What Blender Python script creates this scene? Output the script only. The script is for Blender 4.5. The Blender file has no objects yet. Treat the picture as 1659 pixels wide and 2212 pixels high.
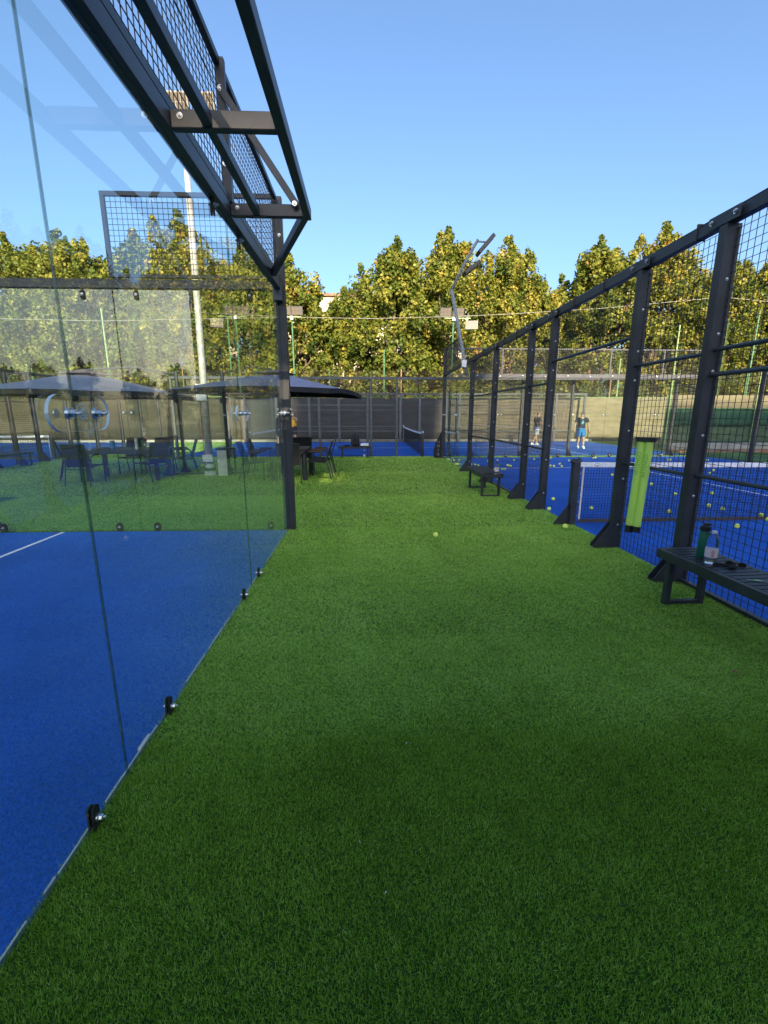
import bpy, math, random
import numpy as np
from mathutils import Vector, Matrix
random.seed(7)
PI = math.pi
rad = math.radians
sc = bpy.context.scene
C = sc.collection

# ------------------------------------------------------------------ camera, sky, sun, exposure
cam = bpy.data.cameras.new('camera')
cam.sensor_fit = 'HORIZONTAL'; cam.sensor_width = 36.0
cam.lens = 957 / 1659 * 36.0
cam.clip_start = 0.05; cam.clip_end = 400
co = bpy.data.objects.new('camera', cam); C.objects.link(co)
co.location = (0, 0, 1.55)
co.rotation_euler = (rad(90 - 12.548), 0, rad(-2.307))
sc.camera = co

SUN_EL, SUN_AZ = rad(18.5), rad(2.0)        # the sun stands behind the camera, a little to its right
w = bpy.data.worlds.new('World'); sc.world = w; w.use_nodes = True
nt = w.node_tree; nt.nodes.clear()
out = nt.nodes.new('ShaderNodeOutputWorld'); bg = nt.nodes.new('ShaderNodeBackground')
sky = nt.nodes.new('ShaderNodeTexSky'); sky.sky_type = 'NISHITA'; sky.sun_disc = False
sky.sun_elevation = SUN_EL; sky.sun_rotation = PI - SUN_AZ
sky.altitude = 50; sky.air_density = 1.0; sky.dust_density = 4.0; sky.ozone_density = 4.0
bg.inputs[1].default_value = 0.15
nt.links.new(sky.outputs[0], bg.inputs[0]); nt.links.new(bg.outputs[0], out.inputs[0])
sl = bpy.data.lights.new('sun', 'SUN'); sl.energy = 5.0; sl.angle = rad(0.53); sl.color = (1.0, 0.80, 0.55)
so = bpy.data.objects.new('sun', sl); C.objects.link(so)
sd = Vector((math.sin(SUN_AZ) * math.cos(SUN_EL), -math.cos(SUN_AZ) * math.cos(SUN_EL), math.sin(SUN_EL)))
so.rotation_euler = sd.to_track_quat('Z', 'Y').to_euler()
vs = sc.view_settings
vs.view_transform = 'Standard'; vs.look = 'None'; vs.gamma = 1.0; vs.use_curve_mapping = False
vs.exposure = 1.25
sc.cycles.transparent_max_bounces = 48
sc.cycles.max_bounces = 8

# ------------------------------------------------------------------ materials
MAT = {}
def mat(name, col, rough=0.6, metal=0.0, spec=0.5, noise=0.0, scale=8.0, bump=0.0, bscale=None, col2=None,
        trans=0.0, ior=1.45, alpha=1.0, detail=4.0, stretch=None, lo=0.35, hi=0.65):
    m = bpy.data.materials.new(name); m.use_nodes = True
    n = m.node_tree; b = n.nodes['Principled BSDF']
    b.inputs['Base Color'].default_value = (*col, 1); b.inputs['Roughness'].default_value = rough
    b.inputs['Metallic'].default_value = metal; b.inputs['Specular IOR Level'].default_value = spec
    b.inputs['Transmission Weight'].default_value = trans; b.inputs['IOR'].default_value = ior
    b.inputs['Alpha'].default_value = alpha
    if noise or bump or col2:
        tc = n.nodes.new('ShaderNodeTexCoord'); mp = n.nodes.new('ShaderNodeMapping')
        n.links.new(tc.outputs['Object'], mp.inputs[0])
        if stretch: mp.inputs['Scale'].default_value = stretch
        tx = n.nodes.new('ShaderNodeTexNoise'); tx.inputs['Scale'].default_value = scale; tx.inputs['Detail'].default_value = detail
        n.links.new(mp.outputs[0], tx.inputs['Vector'])
        if noise or col2:
            r = n.nodes.new('ShaderNodeValToRGB')
            r.color_ramp.elements[0].position = lo; r.color_ramp.elements[1].position = hi
            c2 = col2 if col2 else tuple(min(1, c * (1 + noise)) for c in col)
            c1 = col if col2 else tuple(c * (1 - noise) for c in col)
            r.color_ramp.elements[0].color = (*c1, 1); r.color_ramp.elements[1].color = (*c2, 1)
            n.links.new(tx.outputs[0], r.inputs[0]); n.links.new(r.outputs[0], b.inputs['Base Color'])
        if bump:
            t2 = n.nodes.new('ShaderNodeTexNoise'); t2.inputs['Scale'].default_value = bscale or scale * 6; t2.inputs['Detail'].default_value = 3
            n.links.new(mp.outputs[0], t2.inputs['Vector'])
            bp = n.nodes.new('ShaderNodeBump'); bp.inputs['Strength'].default_value = bump; bp.inputs['Distance'].default_value = 0.01
            n.links.new(t2.outputs[0], bp.inputs['Height']); n.links.new(bp.outputs[0], b.inputs['Normal'])
    MAT[name] = m
    return m
steel = mat('steel_dark', (0.034, 0.037, 0.043), 0.42, 0.0, 0.5, noise=0.22, scale=5, bump=0.06, bscale=90)
steel2 = mat('steel_grey', (0.075, 0.083, 0.092), 0.5, noise=0.2, scale=4)
wire = mat('wire_dark', (0.022, 0.025, 0.03), 0.5)
zinc = mat('zinc', (0.62, 0.63, 0.64), 0.28, 1.0)
galv = mat('galvanised', (0.46, 0.45, 0.42), 0.55, 0.15, noise=0.2, scale=9)
polegrey = mat('pole_grey', (0.22, 0.24, 0.26), 0.7)
greenpaint = mat('green_paint', (0.055, 0.16, 0.075), 0.5, noise=0.3, scale=6)
limepaint = mat('lime_paint', (0.20, 0.31, 0.12), 0.5, noise=0.25, scale=7)
white = mat('white', (0.75, 0.75, 0.73), 0.5, noise=0.05, scale=12)
offwhite = mat('offwhite', (0.62, 0.60, 0.55), 0.6, noise=0.08, scale=10)
linew = mat('line_white', (0.78, 0.82, 0.88), 0.85, noise=0.12, scale=60, bump=0.4, bscale=400)
netband = mat('net_band', (0.86, 0.86, 0.88), 0.8, noise=0.08, scale=20)
netcord = mat('net_cord', (0.012, 0.013, 0.018), 0.8)
blackfab = mat('black_fabric', (0.014, 0.014, 0.017), 0.85, noise=0.3, scale=40)
blackpl = mat('black_plastic', (0.012, 0.012, 0.013), 0.35)
rubber = mat('rubber', (0.03, 0.028, 0.027), 0.8, noise=0.3, scale=30)
umbfab = mat('umbrella_fabric', (0.21, 0.215, 0.30), 0.8, noise=0.08, scale=6)
umbin = mat('umbrella_lining', (0.02, 0.02, 0.024), 0.9)
wood = mat('armrest_wood', (0.16, 0.09, 0.05), 0.55, noise=0.3, scale=14, stretch=(1, 8, 8))
sling = mat('sling_fabric', (0.022, 0.02, 0.02), 0.8, noise=0.3, scale=90)
screen_shade = mat('windscreen', (0.060, 0.062, 0.060), 0.9, noise=0.16, scale=1.2, stretch=(1, 1, 5), bump=0.25, bscale=3)  # centre cloth, with its shade put into the grey
screen_l = mat('windscreen_olive', (0.036, 0.034, 0.019), 0.9, noise=0.2, scale=1.1, stretch=(1, 1, 3))
screen_t = mat('windscreen_tan', (0.17, 0.15, 0.095), 0.9, noise=0.15, scale=1.5, stretch=(1, 1, 4))
screen_g = mat('windscreen_green', (0.02, 0.075, 0.045), 0.85, noise=0.2, scale=1.5)
screen_o = mat('olive_sheet', (0.07, 0.11, 0.06), 0.9, noise=0.25, scale=1.8, stretch=(1, 1, 3))
concrete = mat('concrete', (0.30, 0.29, 0.26), 0.9, noise=0.2, scale=3)
brickm = mat('brick_kerb', (0.30, 0.15, 0.08), 0.9, noise=0.3, scale=5)
earth = mat('earth', (0.10, 0.09, 0.05), 1.0, noise=0.35, scale=0.6, bump=0.5)
cream = mat('cream_plaster', (0.62, 0.53, 0.40), 0.9, noise=0.07, scale=0.6)
redm = mat('red_paint', (0.45, 0.05, 0.03), 0.6, noise=0.15, scale=3)
winglass = mat('window_glass', (0.06, 0.08, 0.10), 0.1, 0, 0.8)
roofm = mat('roof', (0.2, 0.14, 0.1), 0.9, noise=0.2, scale=2)
bark = mat('bark', (0.17, 0.13, 0.085), 0.95, noise=0.35, scale=3, bump=0.6, bscale=14, stretch=(1, 1, 0.3))
woodpole = mat('wood_pole', (0.33, 0.20, 0.11), 0.85, noise=0.2, scale=3, stretch=(3, 3, 0.3))
skin = mat('skin', (0.42, 0.25, 0.18), 0.6, noise=0.06, scale=6)
hair_b = mat('hair_blond', (0.26, 0.15, 0.06), 0.8, noise=0.3, scale=60)
hair_d = mat('hair_dark', (0.03, 0.02, 0.015), 0.8, noise=0.3, scale=60)
tee_b = mat('tee_black', (0.015, 0.014, 0.018), 0.9, noise=0.3, scale=9)
tee_n = mat('tee_navy', (0.02, 0.025, 0.05), 0.9, noise=0.25, scale=9)
yellowc = mat('tee_yellow', (0.75, 0.40, 0.03), 0.85, noise=0.15, scale=9)
shortw = mat('shorts_pale', (0.48, 0.50, 0.60), 0.85, noise=0.12, scale=12)
shortb = mat('shorts_blue', (0.015, 0.16, 0.42), 0.85, noise=0.2, scale=12)
shortk = mat('shorts_black', (0.02, 0.02, 0.025), 0.85, noise=0.2, scale=12)
teal = mat('emblem_blue', (0.16, 0.42, 0.52), 0.8)
ballm = mat('ball_felt', (0.88, 1.0, 0.20), 0.95, noise=0.08, scale=60, bump=0.5, bscale=300)
tealplastic = mat('flask_green', (0.01, 0.12, 0.075), 0.35)
labelpink = mat('label_pink', (0.70, 0.55, 0.60), 0.6, noise=0.05, scale=30)
labelred = mat('label_red', (0.55, 0.12, 0.12), 0.6)
labelgreen = mat('label_green', (0.2, 0.55, 0.15), 0.6)
cappink = mat('cap_pink', (0.72, 0.58, 0.66), 0.4)
keylime = mat('key_lime', (0.30, 0.75, 0.20), 0.4)
bottlem = mat('bottle_plastic', (0.93, 0.97, 1.0), 0.03, trans=1.0, ior=1.2)
acrylic_edge = mat('acrylic_edge', (0.60, 0.74, 0.84), 0.2, 0, 0.8)
etched = mat('etched_white', (0.75, 0.80, 0.85), 0.7)
lampglass = mat('lamp_glass', (0.16, 0.14, 0.11), 0.2, 0.0, 0.8)
bluelab = mat('can_blue', (0.03, 0.22, 0.45), 0.4)

def node_mat(name):
    m = bpy.data.materials.new(name); m.use_nodes = True; m.node_tree.nodes.clear()
    MAT[name] = m
    return m, m.node_tree.nodes, m.node_tree.links
# thin architectural glass: clear with fresnel reflection, a green tint and a trace of dust
def make_glass(name, tint, dust, gain):
    m, N, L = node_mat(name)
    o = N.new('ShaderNodeOutputMaterial'); tr = N.new('ShaderNodeBsdfTransparent'); gl = N.new('ShaderNodeBsdfGlossy')
    tr.inputs[0].default_value = (*tint, 1); gl.inputs['Roughness'].default_value = 0.0
    gl.inputs[0].default_value = (1, 1, 1, 1)
    fr = N.new('ShaderNodeFresnel'); fr.inputs[0].default_value = 1.52
    ge = N.new('ShaderNodeNewGeometry')
    inv = N.new('ShaderNodeMath'); inv.operation = 'SUBTRACT'; inv.inputs[0].default_value = 1.0
    L.new(ge.outputs['Backfacing'], inv.inputs[1])
    mul = N.new('ShaderNodeMath'); mul.operation = 'MULTIPLY'; L.new(fr.outputs[0], mul.inputs[0]); L.new(inv.outputs[0], mul.inputs[1])
    m2 = N.new('ShaderNodeMath'); m2.operation = 'MULTIPLY'; m2.inputs[1].default_value = gain; m2.use_clamp = True
    L.new(mul.outputs[0], m2.inputs[0])
    mix = N.new('ShaderNodeMixShader'); L.new(m2.outputs[0], mix.inputs[0]); L.new(tr.outputs[0], mix.inputs[1]); L.new(gl.outputs[0], mix.inputs[2])
    df = N.new('ShaderNodeBsdfDiffuse'); df.inputs[0].default_value = (0.7, 0.72, 0.7, 1)
    tc = N.new('ShaderNodeTexCoord'); mp = N.new('ShaderNodeMapping'); mp.inputs['Scale'].default_value = (1, 1, 0.55)
    nz = N.new('ShaderNodeTexNoise'); nz.inputs['Scale'].default_value = 2.2; nz.inputs['Detail'].default_value = 7; nz.inputs['Roughness'].default_value = 0.65
    L.new(tc.outputs['Object'], mp.inputs[0]); L.new(mp.outputs[0], nz.inputs['Vector'])
    mr = N.new('ShaderNodeMapRange'); mr.inputs[1].default_value = 0.4; mr.inputs[2].default_value = 0.8; mr.inputs[3].default_value = dust * 0.3; mr.inputs[4].default_value = dust * 1.8
    L.new(nz.outputs[0], mr.inputs[0])
    mix2 = N.new('ShaderNodeMixShader'); L.new(mr.outputs[0], mix2.inputs[0]); L.new(mix.outputs[0], mix2.inputs[1]); L.new(df.outputs[0], mix2.inputs[2])
    L.new(mix2.outputs[0], o.inputs[0])
    return m
glass = make_glass('court_glass', (0.94, 0.975, 0.96), 0.007, 1.35)
glass_side = make_glass('court_glass_dusty', (0.91, 0.965, 0.95), 0.010, 2.0)
acrylic = make_glass('acrylic', (0.93, 0.95, 0.95), 0.02, 1.0)
def edge_mat():
    m, N, L = node_mat('glass_edge')
    o = N.new('ShaderNodeOutputMaterial'); b = N.new('ShaderNodeBsdfPrincipled'); t = N.new('ShaderNodeBsdfTransparent'); x = N.new('ShaderNodeMixShader')
    b.inputs['Base Color'].default_value = (0.03, 0.07, 0.07, 1); b.inputs['Roughness'].default_value = 0.15; t.inputs[0].default_value = (0.7, 0.85, 0.8, 1)
    x.inputs[0].default_value = 0.5; L.new(t.outputs[0], x.inputs[1]); L.new(b.outputs[0], x.inputs[2]); L.new(x.outputs[0], o.inputs[0])
    return m
gedge = edge_mat()

def translucent_poly(name, col):
    m, N, L = node_mat(name)
    o = N.new('ShaderNodeOutputMaterial'); b = N.new('ShaderNodeBsdfPrincipled'); t = N.new('ShaderNodeBsdfTranslucent'); tr = N.new('ShaderNodeBsdfTransparent')
    b.inputs['Base Color'].default_value = (*col, 1); b.inputs['Roughness'].default_value = 0.3; t.inputs[0].default_value = (*col, 1)
    tr.inputs[0].default_value = (0.65, 1.0, 0.25, 1)
    a = N.new('ShaderNodeMixShader'); a.inputs[0].default_value = 0.5; L.new(b.outputs[0], a.inputs[1]); L.new(t.outputs[0], a.inputs[2])
    c = N.new('ShaderNodeMixShader'); c.inputs[0].default_value = 0.12; L.new(a.outputs[0], c.inputs[1]); L.new(tr.outputs[0], c.inputs[2])
    L.new(c.outputs[0], o.inputs[0])
    return m
limetube = translucent_poly('lime_tube', (0.80, 1.0, 0.28))

def foliage(name, stops, attr='tone', transl=0.3, rough=0.5, spec=0.3):
    m, N, L = node_mat(name)
    o = N.new('ShaderNodeOutputMaterial'); b = N.new('ShaderNodeBsdfPrincipled'); t = N.new('ShaderNodeBsdfTranslucent')
    at = N.new('ShaderNodeAttribute'); at.attribute_name = attr
    oi = N.new('ShaderNodeObjectInfo')
    ad = N.new('ShaderNodeMath'); ad.operation = 'MULTIPLY_ADD'; ad.inputs[1].default_value = 0.10; L.new(oi.outputs['Random'], ad.inputs[0])
    sb = N.new('ShaderNodeMath'); sb.operation = 'SUBTRACT'; sb.inputs[1].default_value = 0.05
    L.new(at.outputs['Fac'], ad.inputs[2]); L.new(ad.outputs[0], sb.inputs[0])
    r = N.new('ShaderNodeValToRGB'); e = r.color_ramp.elements
    while len(e) < len(stops): e.new(0.5)
    for i, (p, c) in enumerate(stops): e[i].position = p; e[i].color = (*c, 1)
    L.new(sb.outputs[0], r.inputs[0]); L.new(r.outputs[0], b.inputs['Base Color']); L.new(r.outputs[0], t.inputs[0])
    b.inputs['Roughness'].default_value = rough; b.inputs['Specular IOR Level'].default_value = spec
    mx = N.new('ShaderNodeMixShader'); mx.inputs[0].default_value = transl; L.new(b.outputs[0], mx.inputs[1]); L.new(t.outputs[0], mx.inputs[2])
    L.new(mx.outputs[0], o.inputs[0])
    return m
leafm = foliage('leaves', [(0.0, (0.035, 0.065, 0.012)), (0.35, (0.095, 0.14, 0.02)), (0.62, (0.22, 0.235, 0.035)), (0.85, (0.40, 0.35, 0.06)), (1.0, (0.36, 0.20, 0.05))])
bladem = foliage('turf_blades', [(0.0, (0.05, 0.12, 0.009)), (0.5, (0.35, 0.61, 0.042)), (1.0, (0.74, 0.96, 0.24))], transl=0.35, rough=0.55, spec=0.3)

def carpet(name, c1, c2, c3):
    """short pile court carpet: broad worn patches, fine fibre speckle and grains of sand"""
    m, N, L = node_mat(name)
    o = N.new('ShaderNodeOutputMaterial'); b = N.new('ShaderNodeBsdfPrincipled'); b.inputs['Roughness'].default_value = 0.9
    b.inputs['Specular IOR Level'].default_value = 0.25
    tc = N.new('ShaderNodeTexCoord')
    n1 = N.new('ShaderNodeTexNoise'); n1.inputs['Scale'].default_value = 0.9; n1.inputs['Detail'].default_value = 5
    n2 = N.new('ShaderNodeTexNoise'); n2.inputs['Scale'].default_value = 75; n2.inputs['Detail'].default_value = 6; n2.inputs['Roughness'].default_value = 0.7
    n3 = N.new('ShaderNodeTexVoronoi'); n3.inputs['Scale'].default_value = 14
    for x in (n1, n2, n3): L.new(tc.outputs['Object'], x.inputs['Vector'])
    r1 = N.new('ShaderNodeValToRGB'); r1.color_ramp.elements[0].position = 0.3; r1.color_ramp.elements[1].position = 0.7
    r1.color_ramp.elements[0].color = (*c1, 1); r1.color_ramp.elements[1].color = (*c2, 1); L.new(n1.outputs[0], r1.inputs[0])
    mx = N.new('ShaderNodeMix'); mx.data_type = 'RGBA'; mx.blend_type = 'OVERLAY'
    r2 = N.new('ShaderNodeValToRGB'); r2.color_ramp.elements[0].position = 0.3; r2.color_ramp.elements[1].position = 0.7
    r2.color_ramp.elements[0].color = (0.2, 0.2, 0.2, 1); r2.color_ramp.elements[1].color = (0.8, 0.8, 0.8, 1); L.new(n2.outputs[0], r2.inputs[0])
    mx.inputs[0].default_value = 0.75; L.new(r1.outputs[0], mx.inputs[6]); L.new(r2.outputs[0], mx.inputs[7])
    r3 = N.new('ShaderNodeValToRGB'); r3.color_ramp.elements[0].position = 0.0; r3.color_ramp.elements[1].position = 0.022
    r3.color_ramp.elements[0].color = (1, 1, 1, 1); r3.color_ramp.elements[1].color = (0, 0, 0, 1); L.new(n3.outputs['Distance'], r3.inputs[0])
    m3 = N.new('ShaderNodeMix'); m3.data_type = 'RGBA'; L.new(r3.outputs[0], m3.inputs[0]); L.new(mx.outputs[2], m3.inputs[6]); m3.inputs[7].default_value = (*c3, 1)
    L.new(m3.outputs[2], b.inputs['Base Color'])
    bp = N.new('ShaderNodeBump'); bp.inputs['Strength'].default_value = 0.5; bp.inputs['Distance'].default_value = 0.006
    L.new(n2.outputs[0], bp.inputs['Height']); L.new(bp.outputs[0], b.inputs['Normal']); L.new(b.outputs[0], o.inputs[0])
    return m
bluem = carpet('blue_carpet', (0.004, 0.068, 0.34), (0.012, 0.115, 0.50), (0.35, 0.45, 0.7))
turfm = mat('turf_backing', (0.05, 0.12, 0.018), 0.95, noise=0.3, scale=0.8, bump=0.6, bscale=120)

# ------------------------------------------------------------------ mesh helpers
class MB:
    def __init__(s): s.v = []; s.f = []; s.m = []
    def add(s, vs_, fs_, mi=0):
        o = len(s.v); s.v += [tuple(x) for x in vs_]; s.f += [tuple(i + o for i in f) for f in fs_]; s.m += [mi] * len(fs_)
        return s
    def box(s, a, b, mi=0):
        x0, y0, z0 = a; x1, y1, z1 = b
        return s.add([(x0, y0, z0), (x1, y0, z0), (x1, y1, z0), (x0, y1, z0), (x0, y0, z1), (x1, y0, z1), (x1, y1, z1), (x0, y1, z1)],
                     [(0, 3, 2, 1), (4, 5, 6, 7), (0, 1, 5, 4), (1, 2, 6, 5), (2, 3, 7, 6), (3, 0, 4, 7)], mi)
    def bar(s, p, q, wd, ht, up=(0, 0, 1), mi=0):
        p = Vector(p); q = Vector(q); d = (q - p).normalized(); up = Vector(up)
        if abs(d.dot(up)) > 0.98: up = Vector((0, 1, 0))
        x = d.cross(up).normalized() * wd / 2; z = x.cross(d).normalized() * ht / 2
        vs_ = [p - x - z, p + x - z, p + x + z, p - x + z, q - x - z, q + x - z, q + x + z, q - x + z]
        return s.add(vs_, [(0, 1, 2, 3), (7, 6, 5, 4), (0, 4, 5, 1), (1, 5, 6, 2), (2, 6, 7, 3), (3, 7, 4, 0)], mi)
    def tube(s, pts, r, n=8, mi=0, caps=True, closed=False):
        pts = [Vector(p) for p in pts]; k = len(pts)
        rs = r if isinstance(r, (list, tuple)) else [r] * k
        o = len(s.v); ref = None
        for i, p in enumerate(pts):
            if closed: d = pts[(i + 1) % k] - pts[i - 1]
            else: d = pts[min(i + 1, k - 1)] - pts[max(i - 1, 0)]
            d = d.normalized() if d.length > 1e-9 else Vector((0, 0, 1))
            if ref is None: ref = Vector((0, 0, 1)) if abs(d.z) < 0.9 else Vector((1, 0, 0))
            a = d.cross(ref).normalized(); b = d.cross(a).normalized(); ref = b.cross(d) if False else ref
            for j in range(n):
                t = 2 * PI * j / n
                s.v.append(tuple(p + (a * math.cos(t) + b * math.sin(t)) * rs[i]))
        rng = k if closed else k - 1
        for i in range(rng):
            i2 = (i + 1) % k
            for j in range(n):
                s.f.append((o + i * n + j, o + i * n + (j + 1) % n, o + i2 * n + (j + 1) % n, o + i2 * n + j)); s.m.append(mi)
        if caps and not closed:
            s.f.append(tuple(o + j for j in range(n))[::-1]); s.m.append(mi)
            s.f.append(tuple(o + (k - 1) * n + j for j in range(n))); s.m.append(mi)
        return s
    def lathe(s, prof, n=16, c=(0, 0, 0), mi=0):
        o = len(s.v)
        for r, z in prof:
            for j in range(n):
                t = 2 * PI * j / n; s.v.append((c[0] + r * math.cos(t), c[1] + r * math.sin(t), c[2] + z))
        for i in range(len(prof) - 1):
            for j in range(n):
                s.f.append((o + i * n + j, o + i * n + (j + 1) % n, o + (i + 1) * n + (j + 1) % n, o + (i + 1) * n + j)); s.m.append(mi)
        s.f.append(tuple(o + j for j in range(n))[::-1]); s.m.append(mi)
        e = o + (len(prof) - 1) * n; s.f.append(tuple(e + j for j in range(n))); s.m.append(mi)
        return s
    def prism(s, poly, d0, d1, axis='y', mi=0):
        """polygon in the plane across the axis, pushed from d0 to d1 along it"""
        n = len(poly)
        def P(a, b, d): return {'y': (a, d, b), 'x': (d, a, b), 'z': (a, b, d)}[axis]
        vs_ = [P(a, b, d0) for a, b in poly] + [P(a, b, d1) for a, b in poly]
        fs_ = [tuple(range(n)), tuple(range(2 * n - 1, n - 1, -1))] + [(i, i + n, (i + 1) % n + n, (i + 1) % n) for i in range(n)]
        return s.add(vs_, fs_, mi)
    def mesh(s, name):
        me = bpy.data.meshes.new(name); me.from_pydata(s.v, [], s.f)
        if any(s.m): me.polygons.foreach_set('material_index', s.m)
        me.update()
        return me
    def build(s, name, mats, parent=None, loc=None, rot=None, smooth=False, bevel=0, fix=True):
        me = s.mesh(name)
        if fix:
            import bmesh
            bm = bmesh.new(); bm.from_mesh(me); bmesh.ops.recalc_face_normals(bm, faces=bm.faces)
            if bevel: bmesh.ops.bevel(bm, geom=[e for e in bm.edges if e.calc_face_angle(0) > 0.6], offset=bevel, segments=1, affect='EDGES')
            bm.to_mesh(me); bm.free()
        if smooth: me.polygons.foreach_set('use_smooth', [True] * len(me.polygons))
        return obj(name, me, mats, parent, loc, rot)

def obj(name, me, mats=None, parent=None, loc=None, rot=None):
    o = bpy.data.objects.new(name, me); C.objects.link(o)
    if mats is not None and me is not None and len(me.materials) == 0:
        for m in (mats if isinstance(mats, (list, tuple)) else [mats]): me.materials.append(m)
    if parent is not None: o.parent = parent
    if loc is not None: o.location = loc
    if rot is not None: o.rotation_euler = rot
    return o
def tag(o, label=None, cat=None, group=None, kind=None):
    if label: o['label'] = label
    if cat: o['category'] = cat
    if group: o['group'] = group
    if kind: o['kind'] = kind
    return o
def empty(name, loc=(0, 0, 0), rz=0, label=None, cat=None, group=None):
    o = bpy.data.objects.new(name, None); C.objects.link(o); o.location = loc; o.rotation_euler = (0, 0, rz)
    o.empty_display_size = 0.1
    return tag(o, label, cat, group)
def copy_tree(o, parent=None):
    c = o.copy(); C.objects.link(c)
    if parent is not None: c.parent = parent
    for ch in list(o.children): copy_tree(ch, c)
    return c
def structure(name, o): o['kind'] = 'structure'; return o
SHARED = {}
def shared(key, fn):
    if key not in SHARED: SHARED[key] = fn()
    return SHARED[key]

# ------------------------------------------------------------------ the ground and the courts
def sheet(name, pts, z, m, z2=None):
    me = bpy.data.meshes.new(name); me.from_pydata([(x, y, z) for x, y in pts], [], [tuple(range(len(pts)))]); me.update()
    o = obj(name, me, m); o['kind'] = 'structure'
    return o
XB = lambda y: 2.97 - 0.018 * (y - 3)
TB = math.atan(0.018)
sheet('ground', [(-200, -120), (200, -120), (200, 260), (-200, 260)], -0.03, earth)
sheet('turf', [(-22, -12), (16, -12), (16, 25.2), (-22, 25.2)], 0.0, turfm)
def Bp(a, y): return (XB(y) + a, y + 0.018 * a)
sheet('court_floor', [(-21, -4.1), (-1.06, -4.1), (-1.06, 5.88), (-21, 5.88)], 0.004, bluem)
sheet('court_floor', [Bp(0.03, -3.8), Bp(9.62, -3.8), Bp(9.62, 15.75), Bp(0.03, 15.75)], 0.004, bluem)
sheet('court_floor', [(-6.85, 16.42), (12.35, 16.42), (12.35, 24.8), (-6.85, 24.8)], 0.004, bluem)
sheet('court_floor', [(-19.9, 6.0), (-10.75, 6.0), (-10.75, 25.0), (-19.9, 25.0)], 0.004, bluem)
def line(p, q, wd=0.05, z=0.009):
    p = Vector((*p, 0)); q = Vector((*q, 0)); d = (q - p).normalized(); n = Vector((-d.y, d.x, 0)) * wd / 2
    sheet('court_line', [tuple((v)[:2]) for v in (p - n, q - n, q + n, p + n)], z, linew)
line((-4.03, -4.1), (-4.03, 5.86)); line((-4.06, 0.95), (-11, 0.95))
line(Bp(0.04, 12.58), Bp(9.6, 12.58)); line(Bp(4.82, -0.5), Bp(4.82, 12.55)); line(Bp(0.04, -0.55), Bp(9.6, -0.55))
line((-4.3, 20.45), (8.37, 20.45)); line((8.4, 16.45), (8.4, 24.78)); line((-4.33, 16.45), (-4.33, 24.78))
line((-19.8, 22.3), (-10.8, 22.3)); line((-15.3, 9.3), (-15.3, 22.27)); line((-19.8, 9.3), (-10.8, 9.3))
kb = MB().box((-22, 25.12, -0.02), (12.9, 25.27, 0.13)).build('kerb', concrete); kb['kind'] = 'structure'
kb2 = MB().box((13.0, 18.6, -0.02), (40, 19.0, 0.30)).build('kerb', concrete, bevel=0.02); kb2['kind'] = 'structure'
kb3 = MB().box((12.7, 17.6, -0.02), (40, 18.58, 0.06)).build('kerb', brickm); kb3['kind'] = 'structure'

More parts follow.
